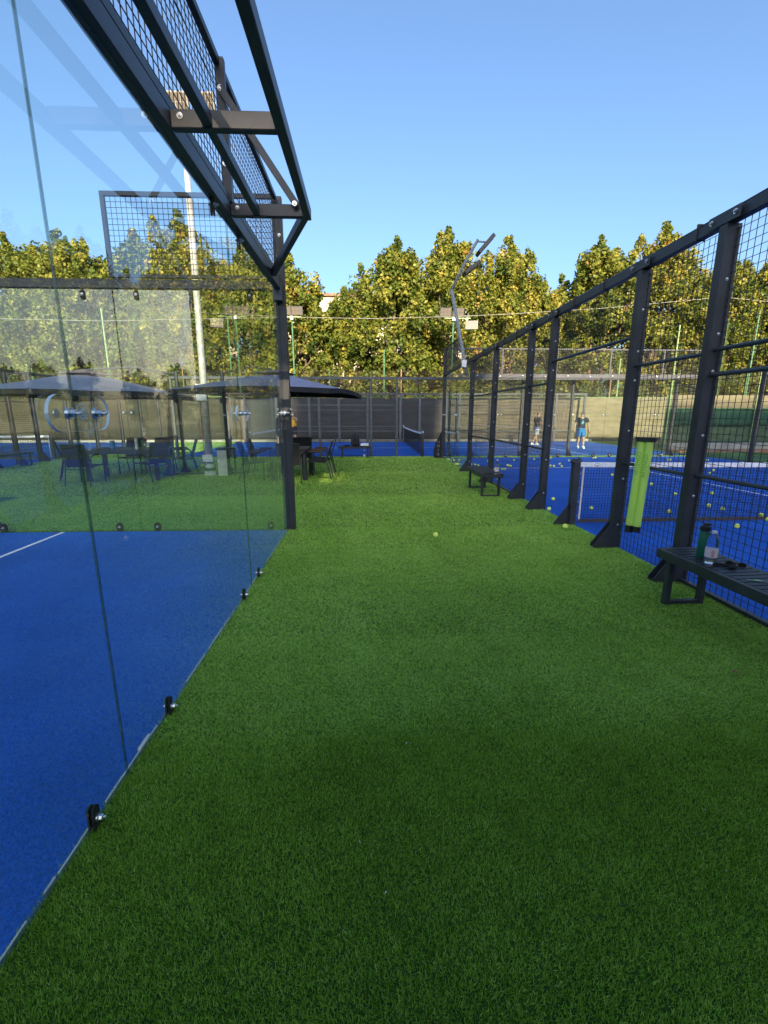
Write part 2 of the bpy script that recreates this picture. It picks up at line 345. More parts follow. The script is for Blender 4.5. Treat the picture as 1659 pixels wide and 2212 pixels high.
# turf pile: one triangle per blade, leaning in patches
def blades():
    rng = np.random.default_rng(3)
    P = []
    def region(x0, x1, y0, y1, dens, h, wd, keep=None):
        n = int((x1 - x0) * (y1 - y0) * dens)
        x = rng.uniform(x0, x1, n); y = rng.uniform(y0, y1, n)
        k = np.ones(n, bool) if keep is None else keep(x, y)
        x, y = x[k], y[k]; n = len(x)
        P.append((x, y, np.full(n, h), np.full(n, wd)))
    side = lambda x, y: x < 2.97 - 0.018 * (y - 3) + 0.03
    region(-1.075, 2.9, 0.45, 1.9, 90000, 0.017, 0.0034, side)
    region(-1.075, 3.0, 1.9, 2.9, 60000, 0.017, 0.0040, side)
    region(-1.075, 3.1, 2.9, 5.0, 34000, 0.018, 0.005, side)
    region(-1.075, 3.1, 5.0, 5.94, 17000, 0.024, 0.007, side)
    region(-6.5, 3.0, 5.93, 8.5, 9000, 0.028, 0.008, side)
    region(-10.7, 3.0, 8.5, 12, 3600, 0.027, 0.012, side)
    region(-10.7, 3.0, 12, 16.4, 1700, 0.026, 0.018, side)
    region(2.8, 12.5, 15.8, 16.4, 1500, 0.025, 0.018)
    region(-10.7, -6.87, 16.4, 25.1, 700, 0.025, 0.025)
    x, y, h, wd = [np.concatenate([p[i] for p in P]) for i in range(4)]
    n = len(x)
    def field(s, k):
        a = 0
        for i in range(5):
            r2 = np.random.default_rng(k * 17 + i); fx, fy, ph = r2.normal(0, s), r2.normal(0, s), r2.uniform(0, 6.28)
            a = a + np.sin(x * fx + y * fy + ph)
        return a / 3.0
    ang = rng.uniform(0, 2 * PI, n)
    shade_ramp = 1 / (1 + np.exp(-(y - 1.93 - 0.03 * np.sin(x * 3)) / 0.08))      # foreground shade put into blade tone: the near strip is darker and upright
    lean = (0.15 + 0.37 * shade_ramp) + rng.uniform(0, 1, n) * (0.75 + 0.45 * shade_ramp)
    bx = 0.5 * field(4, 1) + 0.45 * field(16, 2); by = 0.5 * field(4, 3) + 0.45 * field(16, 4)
    bx = bx * (0.12 + 0.38 * shade_ramp); by = by * (0.12 + 0.38 * shade_ramp)
    h = h * rng.uniform(0.6, 1.2, n)
    tipx = x + h * (np.cos(ang) * lean + bx * 0.8); tipy = y + h * (np.sin(ang) * lean + by * 0.8)
    tipz = h * np.clip(1 - 0.38 * lean, 0.3, 1)
    rot = rng.uniform(0, 2 * PI, n); cx = np.cos(rot) * wd / 2; cy = np.sin(rot) * wd / 2
    V = np.empty((n, 3, 3), np.float32)
    V[:, 0] = np.stack([x - cx, y - cy, np.full(n, -0.002)], 1); V[:, 1] = np.stack([x + cx, y + cy, np.full(n, -0.002)], 1)
    V[:, 2] = np.stack([tipx, tipy, tipz], 1)
    me = bpy.data.meshes.new('grass')
    me.vertices.add(3 * n); me.loops.add(3 * n); me.polygons.add(n)
    me.vertices.foreach_set('co', V.ravel()); me.loops.foreach_set('vertex_index', np.arange(3 * n, dtype=np.int32))
    me.polygons.foreach_set('loop_start', np.arange(0, 3 * n, 3, dtype=np.int32)); me.polygons.foreach_set('loop_total', np.full(n, 3, np.int32))
    a = me.attributes.new('tone', 'FLOAT', 'FACE')
    tone = 0.52 + 0.23 * rng.normal(0, 1, n) + 0.05 * field(1.3, 6) + 0.045 * field(6, 7) + 0.04 * field(20, 8) + 0.10 * shade_ramp - 0.085 * (1 - shade_ramp) + 0.05 * np.exp(-((x + 0.12) / 0.10) ** 2) * (y > 2) - 0.04 * np.exp(-((y - 3.35) / 0.05) ** 2)
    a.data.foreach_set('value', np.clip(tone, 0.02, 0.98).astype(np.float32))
    me.update(calc_edges=True)
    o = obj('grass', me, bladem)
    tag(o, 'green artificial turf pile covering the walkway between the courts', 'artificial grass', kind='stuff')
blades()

# ------------------------------------------------------------------ fence building blocks (local frame: x along, y outward, z up)
def mesh_panel(parent, u0, u1, z0, z1, y=0.0, cell=0.064, r=0.0019, m=None, slope=0.0):
    def mk():
        b = MB(); W, H = u1 - u0, z1 - z0
        nx = max(2, round(W / cell)); nz = max(2, round(H / cell))
        for i in range(nx + 1):
            x = W * i / nx; b.bar((x, 0, 0), (x, 0, H), 2 * r, 2 * r, up=(0, 1, 0))
        for j in range(nz + 1):
            z = H * j / nz; b.bar((0, 2 * r, z), (W, 2 * r, z), 2 * r, 2 * r)
        me = b.mesh('mesh_panel'); me.materials.append(m or wire)
        return me
    me = shared(('mp', round(u1 - u0, 2), round(z1 - z0, 2), cell, r, (m or wire).name), mk)
    return obj('mesh_panel', me, None, parent, (u0, y, z0))
def bolt_mesh(r, L):
    def mk():
        b = MB(); n = 6
        b.lathe([(r * 1.7, 0), (r * 1.7, L * 0.25)], 14); b.lathe([(r * 1.15, L * 0.25), (r * 1.2, L * 0.3), (r * 1.2, L * 0.62), (r, L * 0.66)], 6)
        b.lathe([(r * 0.6, L * 0.66), (r * 0.6, L * 0.95), (r * 0.4, L)], 10)
        me = b.mesh('bolt'); me.materials.append(zinc)
        return me
    return shared(('bolt', r, L), mk)
def bolt(parent, loc, normal=(0, 1, 0), r=0.008, L=0.02):
    o = obj('bolt', bolt_mesh(r, L), None, parent, loc)
    o.rotation_euler = Vector(normal).to_track_quat('Z', 'Y').to_euler()
    return o
def post(parent, u, h, wu=0.08, wv=0.11, gusset=True, bolts=True, y=0.0, z0=0.0, m=None, out_=1, bz=None):
    b = MB().box((-wu / 2, -wv / 2, z0), (wu / 2, wv / 2, h)); b.box((-wu / 2 - 0.012, -wv / 2 + 0.01, z0), (-wu / 2, -wv / 2 + 0.035, h - 0.03)); b.box((wu / 2, -wv / 2 + 0.01, z0), (wu / 2 + 0.012, -wv / 2 + 0.035, h - 0.03))
    p = b.build('post', m or steel, parent, (u, y, 0), bevel=0.004)
    if gusset:
        g = MB(); w0 = wv / 2
        for s in (-1, 1):
            g.prism([(out_ * w0, 0.0), (out_ * (w0 + 0.20), 0.0), (out_ * (w0 + 0.20), 0.035), (out_ * (w0 + 0.012), 0.30), (out_ * w0, 0.30)], s * wu / 2 - 0.004 * s - 0.004, s * wu / 2 - 0.004 * s + 0.004, axis='x')
        g.box((-wu / 2 - 0.02, min(0, out_ * 0.26) - wv / 2 * 0, -0.001), (wu / 2 + 0.02, max(0, out_ * 0.26), 0.008))
        g.build('gusset', m or steel, p)
    if bolts:
        for z in (bz or (0.35, 0.85, 1.35, 1.95, 2.55)):
            if z < h - 0.15: bolt(p, (-wu / 2, 0.0, z), (-1, 0, 0), 0.0075, 0.012)
    return p
def beam(name, parent, p, q, wd, ht, m=None, bevel=0.004, up=(0, 0, 1)):
    P = Vector(p)
    return MB().bar((0, 0, 0), tuple(Vector(q) - P), wd, ht, up).build(name, m or steel, parent, p, bevel=bevel)
def pane(parent, u0, u1, z0, z1, y=0.0, t=0.012, m=None):
    b = MB(); W = u1 - u0; H = z1 - z0; x0, x1 = 0, W
    vs_ = [(0, -t / 2, 0), (W, -t / 2, 0), (W, t / 2, 0), (0, t / 2, 0), (0, -t / 2, H), (W, -t / 2, H), (W, t / 2, H), (0, t / 2, H)]
    b.v = vs_; b.f = [(0, 1, 5, 4), (2, 3, 7, 6), (0, 3, 2, 1), (4, 5, 6, 7), (1, 2, 6, 5), (3, 0, 4, 7)]; b.m = [0, 0, 1, 1, 1, 1]
    return b.build('glass_pane', [m or glass, gedge], parent, (u0, y, z0))
def stadium(L, H, n=8):
    r = H / 2; c = L / 2 - r; pts = []
    for i in range(n + 1):
        t = -PI / 2 + PI * i / n; pts.append((c + r * math.cos(t), r * math.sin(t)))
    for i in range(n + 1):
        t = PI / 2 + PI * i / n; pts.append((-c + r * math.cos(t), r * math.sin(t)))
    return pts
def clamp(parent, u, z, y=0.0, side=1, wd=0.075, ht=0.15):
    """black plate clamp with a bolt on each face of the glass"""
    def mk():
        b = MB(); p = [(b_, a) for a, b_ in stadium(ht, wd, 7)]
        b.prism(p, 0.006, 0.012, 'y'); b.prism(p, -0.012, -0.006, 'y')
        me = b.mesh('clamp_plate'); me.materials.append(rubber)
        return me
    c = obj('foot_clamp', shared(('cl', wd, ht), mk), None, parent, (u, y, z))
    bolt(c, (0, 0.012 * side, 0.005), (0, side, 0), 0.009, 0.035)
    bolt(c, (0, -0.012 * side, 0.005), (0, -side, 0), 0.008, 0.014)
    return c
def connector(parent, u, z, y=0.0, L=0.35, H=0.125, mark=False):
    b = MB(); p = stadium(L, H, 12); b.prism(p, 0.016, 0.028, 'y'); b.m = [0, 0] + [1] * (len(b.f) - 2)
    c = b.build('connector', [acrylic, acrylic_edge], parent, (u, y, z))
    for s in (-1, 1):
        bolt(c, (s * L * 0.22, 0.028, 0.0), (0, 1, 0), 0.012, 0.045)
        bolt(c, (s * L * 0.22, -0.010, 0.0), (0, -1, 0), 0.009, 0.012)
    if mark:
        e = MB(); n = 16
        for i in range(n):
            t0 = PI * i / n; t1 = PI * (i + 1) / n; r0, r1 = 0.031, 0.035
            e.add([(r0 * math.cos(t0), 0.0288, r0 * math.sin(t0)), (r1 * math.cos(t0), 0.0288, r1 * math.sin(t0)), (r1 * math.cos(t1), 0.0288, r1 * math.sin(t1)), (r0 * math.cos(t1), 0.0288, r0 * math.sin(t1))], [(0, 1, 2, 3)])
        for k in range(3):
            x = -0.004 + k * 0.009
            e.add([(x, 0.0288, 0.004), (x + 0.004, 0.0288, 0.004), (x + 0.014 * -1 + 0.004, 0.0288, 0.022 - k * 0.002), (x - 0.014, 0.0288, 0.022 - k * 0.002)], [(0, 1, 2, 3)])
        for k in range(6):
            x = -0.026 + k * 0.009
            for z0_, z1_ in ((-0.010, -0.002), (-0.021, -0.013)):
                e.add([(x, 0.0288, z0_), (x + 0.006, 0.0288, z0_ + 0.001), (x + 0.005, 0.0288, z1_), (x + 0.001, 0.0288, z1_)], [(0, 1, 2, 3)])
        e.build('logo', etched, c, fix=False)
    return c

# ------------------------------------------------------------------ court A: back glass wall beside the camera, with its steel truss
# local x runs towards the camera (world -y), local y points to the walkway (world +x)
YA = 5.9
A = empty('glass_wall', (-1.05, YA, 0), -PI / 2, 'near frameless glass court wall with overhanging black steel truss, left of the walkway', 'glass wall')
joints = [0.0, 2.07, 4.22, 6.22, 8.22, 9.9]
for a, b_ in zip(joints[:-1], joints[1:]): pane(A, a + 0.003, b_ - 0.003, 0.02, 3.0, t=0.010)
for k, u in enumerate(joints[1:-1]):
    connector(A, u, 1.55, mark=(u > 3)); 
for u in (2.33, 1.80, 3.80, 4.46, 5.98, 6.46): clamp(A, u, 0.042, wd=0.042, ht=0.115)
for u in (1.75, 2.40):
    clamp(A, u, 2.955, wd=0.04, ht=0.13)
beam('top_beam', A, (0.0, 0.0, 3.055), (9.9, 0.0, 3.055), 0.085, 0.10)
beam('frame_rail', A, (0.05, 0.012, 3.135), (9.9, 0.012, 3.135), 0.055, 0.05)
beam('top_rail', A, (0.05, 0.012, 3.995), (9.9, 0.012, 3.995), 0.045, 0.05)
for a, b_ in ((0.08, 2.04), (2.10, 4.05), (4.11, 6.1), (6.16, 8.1)): mesh_panel(A, a, b_, 3.16, 3.975, y=0.0, cell=0.06, r=0.0022)
for u in (2.07, 4.08, 6.13): 
    p_ = beam('frame_post', A, (u, 0.03, 3.105), (u, 0.03, 4.02), 0.06, 0.05, up=(1, 0, 0))
    for z in (0.25, 0.72): bolt(p_, (-0.03, 0, z), (-1, 0, 0), 0.012, 0.012); bolt(p_, (0.03, 0, z), (1, 0, 0), 0.012, 0.016)
beam('outer_rail', A, (2.03, 0.615, 3.05), (9.9, 0.615, 3.05), 0.055, 0.08)
beam('middle_rail', A, (2.06, 0.235, 3.05), (9.9, 0.235, 3.05), 0.05, 0.06)
beam('end_strut', A, (2.05, 0.60, 3.05), (0.56, 0.055, 3.05), 0.05, 0.075)
for u in (2.07, 3.13, 4.12, 5.2, 6.16):
    br = beam('bracket', A, (u, 0.045, 3.055), (u, 0.59, 3.055), 0.05, 0.085)
    bolt(br, (0.026, 0.05, 0.01), (1, 0, 0), 0.009, 0.015)
for u in (2.10, 4.12, 6.16):
    st = beam('brace', A, (u + 0.028, 0.03, 3.82), (u + 0.028, 0.55, 3.07), 0.008, 0.05, up=(0, 0.8, 0.55))
    bolt(st, (0.005, 0, -0.02), (1, 0, 0), 0.009, 0.015); bolt(st, (0.005, 0.50, -0.735), (1, 0, 0), 0.010, 0.015)
cb = MB().tube([(0.12, 0.05, 3.86), (2.4, 0.06, 3.70), (6.3, 0.05, 3.50), (9.8, 0.05, 3.35)], 0.003, 6).build('stay_cable', mat('cable_brown', (0.12, 0.06, 0.05), 0.5), A)
tb = MB().tube([(0.03, 0.04, 3.93), (0.10, 0.05, 3.88)], 0.012, 8).tube([(0.10, 0.05, 3.88), (0.16, 0.05, 3.855)], 0.006, 8).build('turnbuckle', zinc, A)
# corner post of court A
cp = post(A, -0.035, 4.03, 0.075, 0.12, gusset=False, bolts=False, y=0.02)
bolt(cp, (0.038, 0.02, 3.62), (1, 0, 0), 0.011, 0.012); bolt(cp, (0.038, 0.0, 1.56), (1, 0, 0), 0.013, 0.04); bolt(cp, (0.0, 0.06, 1.53), (0, 1, 0), 0.012, 0.03); bolt(cp, (0.03, 0.06, 1.60), (0, 1, 0), 0.012, 0.02)
pl = MB().box((0.0, -0.055, 2.88), (0.10, 0.055, 3.10)).build('corner_plate', steel2, A, bevel=0.003)
cc = connector(A, 0.05, 1.555, L=0.17, H=0.06)
# side glass wall of court A, faces the camera; local x = world x
S = empty('glass_wall', (-1.05, YA, 0), 0, 'glass side wall across the far end of the near left court, mesh square above it', 'glass wall')
for a, b_ in ((-1.97, -0.03), (-3.96, -1.985)): pane(S, a, b_, 0.02, 3.0, m=glass_side)
beam('top_beam', S, (-4.03, 0.0, 3.06), (-0.03, 0.0, 3.06), 0.08, 0.10)
for a, b_, z0, z1 in ((-1.99, -0.03, 3.135, 3.165),):
    beam('frame_rail', S, (a, 0, 3.15), (b_, 0, 3.15), 0.04, 0.04); beam('frame_rail', S, (a, 0, 4.02), (b_, 0, 4.02), 0.04, 0.05)
    beam('frame_post', S, (a + 0.025, 0, 3.17), (a + 0.025, 0, 4.0), 0.05, 0.04, up=(0, 1, 0))
mesh_panel(S, -1.94, -0.05, 3.17, 4.0, cell=0.06, r=0.0025)
connector(S, -1.975, 1.56, L=0.22, H=0.08)
for u in (-3.77, -2.26, -1.76, -0.25): clamp(S, u, 0.06, side=-1, wd=0.085, ht=0.12)
for u in (-2.33, -1.70, -0.35): clamp(S, u, 2.94, side=-1, wd=0.06, ht=0.12)
post(S, -4.02, 3.1, 0.09, 0.11); post(S, -6.05, 3.1, 0.09, 0.11)
mesh_panel(S, -6.0, -4.07, 0.05, 3.0); beam('top_beam', S, (-8.1, 0, 3.06), (-4.07, 0, 3.06), 0.08, 0.1); mesh_panel(S, -8.0, -6.1, 0.05, 3.0)

# ------------------------------------------------------------------ court B: mesh and glass fence on the right of the walkway
# local x = world +y, local y = world -x (towards the walkway)
B = empty('court_fence', (XB(3.0), 3.0, 0), PI / 2 + TB, 'long black mesh fence along the right of the walkway with gaps at its net', 'fence')
HB = lambda y: 3.14 - 0.0195 * (y - 3.5)
def U(y): return y - 3.0
for yy, wv in ((-2.0, .11), (0.0, .11), (2.0, .11), (3.87, .13), (4.96, .12), (7.08, .11), (8.0, .11), (10.0, .11), (12.0, .11)):
    p_ = post(B, U(yy), HB(yy) - 0.10, 0.085, wv, bz=(0.28, 0.82, 1.36, 1.9, 2.2, 2.62), z0=0)
    top = HB(yy) - 0.05
    if yy < 11.5:
        bp_ = MB().box((-0.16, 0.0, -0.05), (0.16, 0.012, 0.045)).build('bracket_plate', steel, p_, (0, wv / 2 - 0.005, top), bevel=0.003)
        for s in (-0.12, 0.12): bolt(p_, (s, wv / 2 + 0.008, top), (0, 1, 0), 0.012, 0.02)
def tb_seg(y0, y1): 
    return beam('top_beam', B, (U(y0), 0, HB(y0) - 0.05), (U(y1), 0, HB(y1) - 0.05), 0.07, 0.09)
tb_seg(-4, 12.04)
MB().tube([(U(-4), 0.0, HB(-4) + 0.012), (U(12.0), 0.0, HB(12) + 0.012)], 0.014, 8).build('cable_pipe', blackpl, B)
for k in range(14):
    yy = 1.2 + k * 0.75
    MB().box((-0.008, -0.04, -0.1), (0.008, 0.042, 0.032)).build('strap', blackpl, B, (U(yy), 0, HB(yy)))
def rail(y0, y1, z0, z1=None, r=0.018):
    MB().tube([(0, 0, 0), (y1 - y0, 0, (z1 or z0) - z0)], r, 8).build('rail', steel, B, (U(y0), 0.01, z0))
for y0, y1 in ((-2, -.04), (0.04, 1.96), (2.04, 3.82), (3.92, 4.92), (7.12, 7.96), (8.04, 9.96), (10.04, 11.96)):
    f = 1 - 0.0055 * (y0 - 4); rail(y0, y1, 1.0 * f); rail(y0, y1, 2.05 * f)
    ncell = 3.02 * (HB(y0) / 3.14)
    o = mesh_panel(B, U(y0), U(y1), 0.03, HB(y0) - 0.12, y=-0.02)
rail(5.0, 7.04, 2.36, 2.33, 0.02); rail(2.04, 3.82, 1.87)
mesh_panel(B, U(5.0), U(7.04), 2.36, HB(5.9) - 0.12, y=-0.02)
for k in range(3):
    MB().box((0, -0.03, 0.0), (0.001 + [1.78, 1.9, 1.9][k], 0.02, 0.03)).build('bottom_rail', steel, B, (U([2.04, 8.05, 10.05][k]), 0, 0.004))
# glass end of fence B, with taller mesh over the last pane
for y0, y1 in ((12.05, 13.88), (13.895, 15.72)): pane(B, U(y0), U(y1), 0.02, HB(15) - 0.14, y=0)
beam('top_beam', B, (U(12.04), 0, 2.93), (U(15.8), 0, 2.86), 0.07, 0.09)
beam('frame_rail', B, (U(13.9), 0, 3.72), (U(15.8), 0, 3.70), 0.04, 0.05)
beam('frame_post', B, (U(13.9), 0, 2.93), (U(13.9), 0, 3.72), 0.04, 0.04, up=(0, 1, 0))
mesh_panel(B, U(13.93), U(15.78), 2.93, 3.69, r=0.003, cell=0.055)
pc = post(B, U(15.8), 3.74, 0.09, 0.11, bolts=False, gusset=False)
cv = MB().prism([(0.055, 0.0), (0.32, 0.0), (0.34, 0.25), (0.27, 0.55), (0.075, 0.92), (0.055, 0.92)], -0.02, 0.02, axis='x').build('padded_gusset', blackfab, pc, bevel=0.006)
connector(B, U(13.885), 1.5, L=0.22, H=0.08); connector(B, U(15.7), 1.5, L=0.12, H=0.06)
for yy in (13.6, 14.15, 12.3, 15.5): clamp(B, U(yy), 0.06)
def text(name, body, size, m, parent, loc, rot, extr=0.001, mirror=False):
    cu = bpy.data.curves.new(name, 'FONT'); cu.body = body; cu.size = size; cu.extrude = extr; cu.align_x = 'CENTER'; cu.align_y = 'CENTER'
    t = bpy.data.objects.new(name, cu)
    me = bpy.data.meshes.new_from_object(t)
    bpy.data.objects.remove(t)
    me.name = name
    if mirror:
        for v in me.vertices: v.co.x = -v.co.x
    me.materials.clear(); me.materials.append(m)
    return obj(name, me, None, parent, loc, rot)
for i, ch in enumerate('UMIX'):
    text('letter', ch, 0.125, polegrey, cv, (-0.022, 0.17, 0.56 - i * 0.145), (rad(90), 0, rad(-90)))
# back wall of court B
BB = empty('glass_wall', (XB(15.75), 15.75, 0), TB, 'glass and mesh back wall at the far end of the ball-strewn blue court', 'glass wall')
for k in range(5):
    u0 = 0.06 + 1.915 * k
    pane(BB, u0, u0 + 1.9, 0.02, 2.75, y=0)
    mesh_panel(BB, u0 + 0.02, u0 + 1.89, 2.9, 3.68, r=0.003, cell=0.055)
    beam('frame_post', BB, (u0 + 1.9, 0, 2.86), (u0 + 1.9, 0, 3.72), 0.05, 0.04, up=(0, 1, 0), m=steel2)
    if k: connector(BB, u0 - 0.008, 1.5, L=0.28, H=0.09)
    for s in (0.3, 1.6): clamp(BB, u0 + s, 0.07, side=-1, wd=0.1, ht=0.15)
beam('top_beam', BB, (0.05, 0, 2.82), (9.6, 0, 2.82), 0.09, 0.13, m=steel2)
beam('top_rail', BB, (0.05, 0, 3.70), (9.6, 0, 3.70), 0.05, 0.05, m=steel2)
for k in range(12): bolt(BB, (0.3 + k * 0.8, -0.045, 2.80 + 0.02 * (k % 2)), (0, -1, 0), 0.012, 0.02)
post(BB, 9.62, 3.72, 0.09, 0.11, gusset=False, bolts=False)
# far side fence of court B
BR = empty('court_fence', (XB(15.75) + 9.66, 15.75 + 0.17, 0), -PI / 2 + TB, 'far side fence of the ball-strewn blue court, glass at its end', 'fence')
for u, g_ in ((2.0, 0), (4.0, 1), (6.0, 1), (8.0, 1), (9.3, 1), (11.6, 1)): post(BR, u, 2.98, 0.08, 0.1, gusset=bool(g_), bolts=False)
pane(BR, 0.08, 1.93, 0.02, 2.8); pane(BR, 2.05, 3.93, 0.02, 2.8)
for a, b_ in ((4.06, 5.94), (6.06, 7.94), (8.06, 9.24)): mesh_panel(BR, a, b_, 0.04, 2.86)
beam('top_beam', BR, (0.05, 0, 2.93), (12, 0, 2.98), 0.08, 0.1)

# ------------------------------------------------------------------ nets
def net(name, P, ang, L, H, label, group=None, cols=250, wob=0.004, brand=True, dip=0.03, cord=0.0035, capm=None):
    N_ = empty(name, (*P, 0), ang, label, 'net', group)
    rng = random.Random(len(name) + int(L * 10) + int(P[1]))
    b = MB(); rows = max(6, int(H / 0.042)); nx = int(L / 0.042 * cols / 250)
    z = lambda u, t: 0.06 + (H - 0.06 - dip * math.sin(PI * u / L)) * t
    jit = [[rng.uniform(-wob, wob) for _ in range(rows + 1)] for _ in range(nx + 1)]
    for i in range(nx + 1):
        u = 0.1 + (L - 0.2) * i / nx
        for j in range(0, rows):
            b.bar((u + jit[i][j], 0.001 * (j % 2), z(u, j / rows)), (u + jit[i][j + 1], 0, z(u, (j + 1) / rows)), cord, cord, up=(0, 1, 0))
    for j in range(rows + 1):
        for i in range(0, nx, 2):
            u0 = 0.1 + (L - 0.2) * i / nx; u1 = 0.1 + (L - 0.2) * min(nx, i + 2) / nx
            b.bar((u0, 0.002, z(u0, j / rows) + jit[i][j] * .7), (u1, 0.002, z(u1, j / rows) + jit[min(nx, i + 2)][j] * .7), cord, cord)
    b.build('netting', netcord, N_, fix=False)
    t = MB(); k = 24
    for i in range(k):
        u0 = 0.02 + (L - 0.04) * i / k; u1 = 0.02 + (L - 0.04) * (i + 1) / k
        a0, a1 = z(u0, 1), z(u1, 1)
        t.add([(u0, -0.008, a0 - 0.065), (u1, -0.008, a1 - 0.065), (u1, -0.010, a1), (u0, -0.010, a0), (u0, 0.010, a0), (u1, 0.010, a1), (u1, 0.008, a1 - 0.065), (u0, 0.008, a0 - 0.065)],
              [(0, 1, 2, 3), (3, 2, 5, 4), (4, 5, 6, 7)])
    tp = t.build('net_tape', netband, N_, fix=False)
    if brand:
        e = MB(); e2 = MB()
        for i in range(int(L / 0.42)):
            u = 0.3 + i * 0.42; zz = z(u, 1) - 0.045
            for q in range(8):
                t0 = PI * q / 8; t1 = PI * (q + 1) / 8; r0, r1 = 0.038, 0.043
                e.add([(u + r0 * math.cos(t0), -0.0115, zz + r0 * .8 * math.sin(t0)), (u + r1 * math.cos(t0), -0.0115, zz + r1 * .8 * math.sin(t0)), (u + r1 * math.cos(t1), -0.0115, zz + r1 * .8 * math.sin(t1)), (u + r0 * math.cos(t1), -0.0115, zz + r0 * .8 * math.sin(t1))], [(0, 1, 2, 3)])
            for q in range(4):
                e2.add([(u - 0.025 + q * 0.013, -0.0115, zz - 0.012), (u - 0.016 + q * 0.013, -0.0115, zz - 0.012), (u - 0.016 + q * 0.013, -0.0115, zz + 0.003), (u - 0.025 + q * 0.013, -0.0115, zz + 0.003)], [(0, 1, 2, 3)])
        e.build('tape_logo', mat('tape_ink', (0.25, 0.25, 0.28), 0.8), tp, fix=False); e2.build('tape_logo', mat('tape_ink_red', (0.5, 0.22, 0.22), 0.8), tp, fix=False)
    MB().box((0.1, -0.006, 0.03), (L - 0.1, 0.006, 0.075)).build('bottom_tape', mat('tape_brown', (0.06, 0.05, 0.045), 0.8), N_)
    for s, u in ((0, 0.0), (1, L)):
        p = MB().box((-0.045, -0.05, 0), (0.045, 0.05, H + 0.0)); 
        p.prism([(-0.045, 0.0), (-0.25, 0.0), (-0.25, 0.03), (-0.045, 0.32)] if s == 0 else [(0.045, 0.0), (0.25, 0.0), (0.25, 0.03), (0.045, 0.32)], -0.005, 0.005, axis='y')
        pp = p.build('net_post', steel, N_, (u, 0, 0), bevel=0.004)
        c_ = MB(); c_.tube([(-0.05, 0, H - 0.02), (-0.03, 0, H + 0.03), (0.03, 0, H + 0.035), (0.05, 0, H + 0.0)], 0.036, 10); c_.build('post_cap', capm or steel, pp, smooth=True)
        lace = MB()
        for q in range(9):
            zz = 0.1 + q * (H - 0.15) / 9; d = 1 if s == 0 else -1
            lace.tube([(d * 0.05, -0.01, zz), (d * 0.11, 0.012, zz + 0.04), (d * 0.05, 0.01, zz + 0.08)], 0.006, 5)
        lace.box((min(0.1 * d, 0.125 * d), -0.006, 0.05), (max(0.1 * d, 0.125 * d), 0.006, H - 0.07), 1)
        lace.build('lacing', [netcord, offwhite], pp)
        hard = MB()
        for q in range(4): hard.box((d * 0.07 - 0.012, -0.022, 0.12 + q * 0.2), (d * 0.07 + 0.012, -0.012, 0.145 + q * 0.2))
        hard.build('hook', zinc, pp)
    return N_
net('padel_net', Bp(0.0, 6.04), TB, 9.6, 0.89, 'black net with logo-printed white tape, tied to a dark post by the walkway')
net('padel_net', (2.08, 16.4), PI / 2, 8.4, 0.86, 'net of the far centre court, seen nearly end-on with a pale green post cap', cols=150, brand=False, cord=0.005, capm=mat('cap_mint', (0.32, 0.5, 0.44), 0.6))
net('padel_net', (-10.72, 15.76), PI, 9.0, 0.82, 'net of the leftmost court, beyond the glass and behind the chairs', cols=130, brand=False, cord=0.006)

# ------------------------------------------------------------------ court C fences (far centre), court D fence (far left)
CF = empty('court_fence', (2.1, 16.38, 0), PI, 'grey-framed near side fence of the far centre court', 'fence')
cposts = [8.9, 7.0, 5.2, 3.77, 1.91, 0.98, -0.95, -1.77, -3.58, -5.43, -7.4, -9.3]
for u in cposts: post(CF, u, 2.72, 0.075, 0.09, gusset=(u < 0), bolts=False, m=steel2 if u > -1 else steel)
for a, b_ in ((1.95, 3.73), (3.81, 5.16), (0.1 + 0.92, 1.87), (-1.73, -0.99), (-3.54, -1.81), (-5.4, -3.62)):
    mesh_panel(CF, a, b_, 0.03, 2.7, r=0.003, cell=0.055)
mesh_panel(CF, -0.91, 0.94, 2.2, 2.7, r=0.003, cell=0.055)
for a, b_ in ((5.24, 6.96), (7.04, 8.86), (-7.36, -5.47), (-9.26, -7.44)): pane(CF, a, b_, 0.02, 2.68)
beam('top_beam', CF, (8.95, 0, 2.77), (-9.4, 0, 2.77), 0.07, 0.09, m=steel2)
for a, b_ in ((0.98, 5.2), (-5.43, -0.95)):
    for z in (0.92, 1.84): beam('rail', CF, (a, 0.01, z), (b_, 0.01, z), 0.03, 0.035, m=steel2)
for u in (5.25, -5.5, -7.3): bolt(CF, (u, 0.05, 1.5), (0, 1, 0), 0.016, 0.02)
CR = empty('court_fence', (2.1, 24.75, 0), 0, 'rear mesh fence of the far centre court, in front of the dark windscreen', 'fence')
for u in (-8.7, -6.9, -5.15, -3.55, -2.0, -0.2, 0.85, 2.3, 3.05, 4.9, 6.7, 8.4, 10.0): post(CR, u, 2.55, 0.11, 0.1, gusset=False, bolts=False, m=steel2)
for a in range(-4, 5): mesh_panel(CR, a * 1.9 + 0.05, a * 1.9 + 1.85, 0.03, 2.5, r=0.004, cell=0.07)
beam('top_beam', CR, (-8.8, 0, 2.58), (10.1, 0, 2.58), 0.08, 0.10, m=steel2)
for a, b_ in ((-6.9, -0.2), (2.3, 6.7)):
    for z in (0.85, 1.72): beam('rail', CR, (a, -0.01, z), (b_, -0.01, z), 0.03, 0.04, m=steel2)
DF = empty('court_fence', (-10.72, 15.76, 0), -PI / 2, 'bronze-lit mesh fence of the leftmost court, behind the glass', 'fence')
for u in (8.0, 6.0, 4.0, 2.6, 1.63, 0.65, -0.95, -2.6, -4.5, -6.3, -8.2): post(DF, u, 2.78, 0.09, 0.11, gusset=(u > -1), bolts=True)
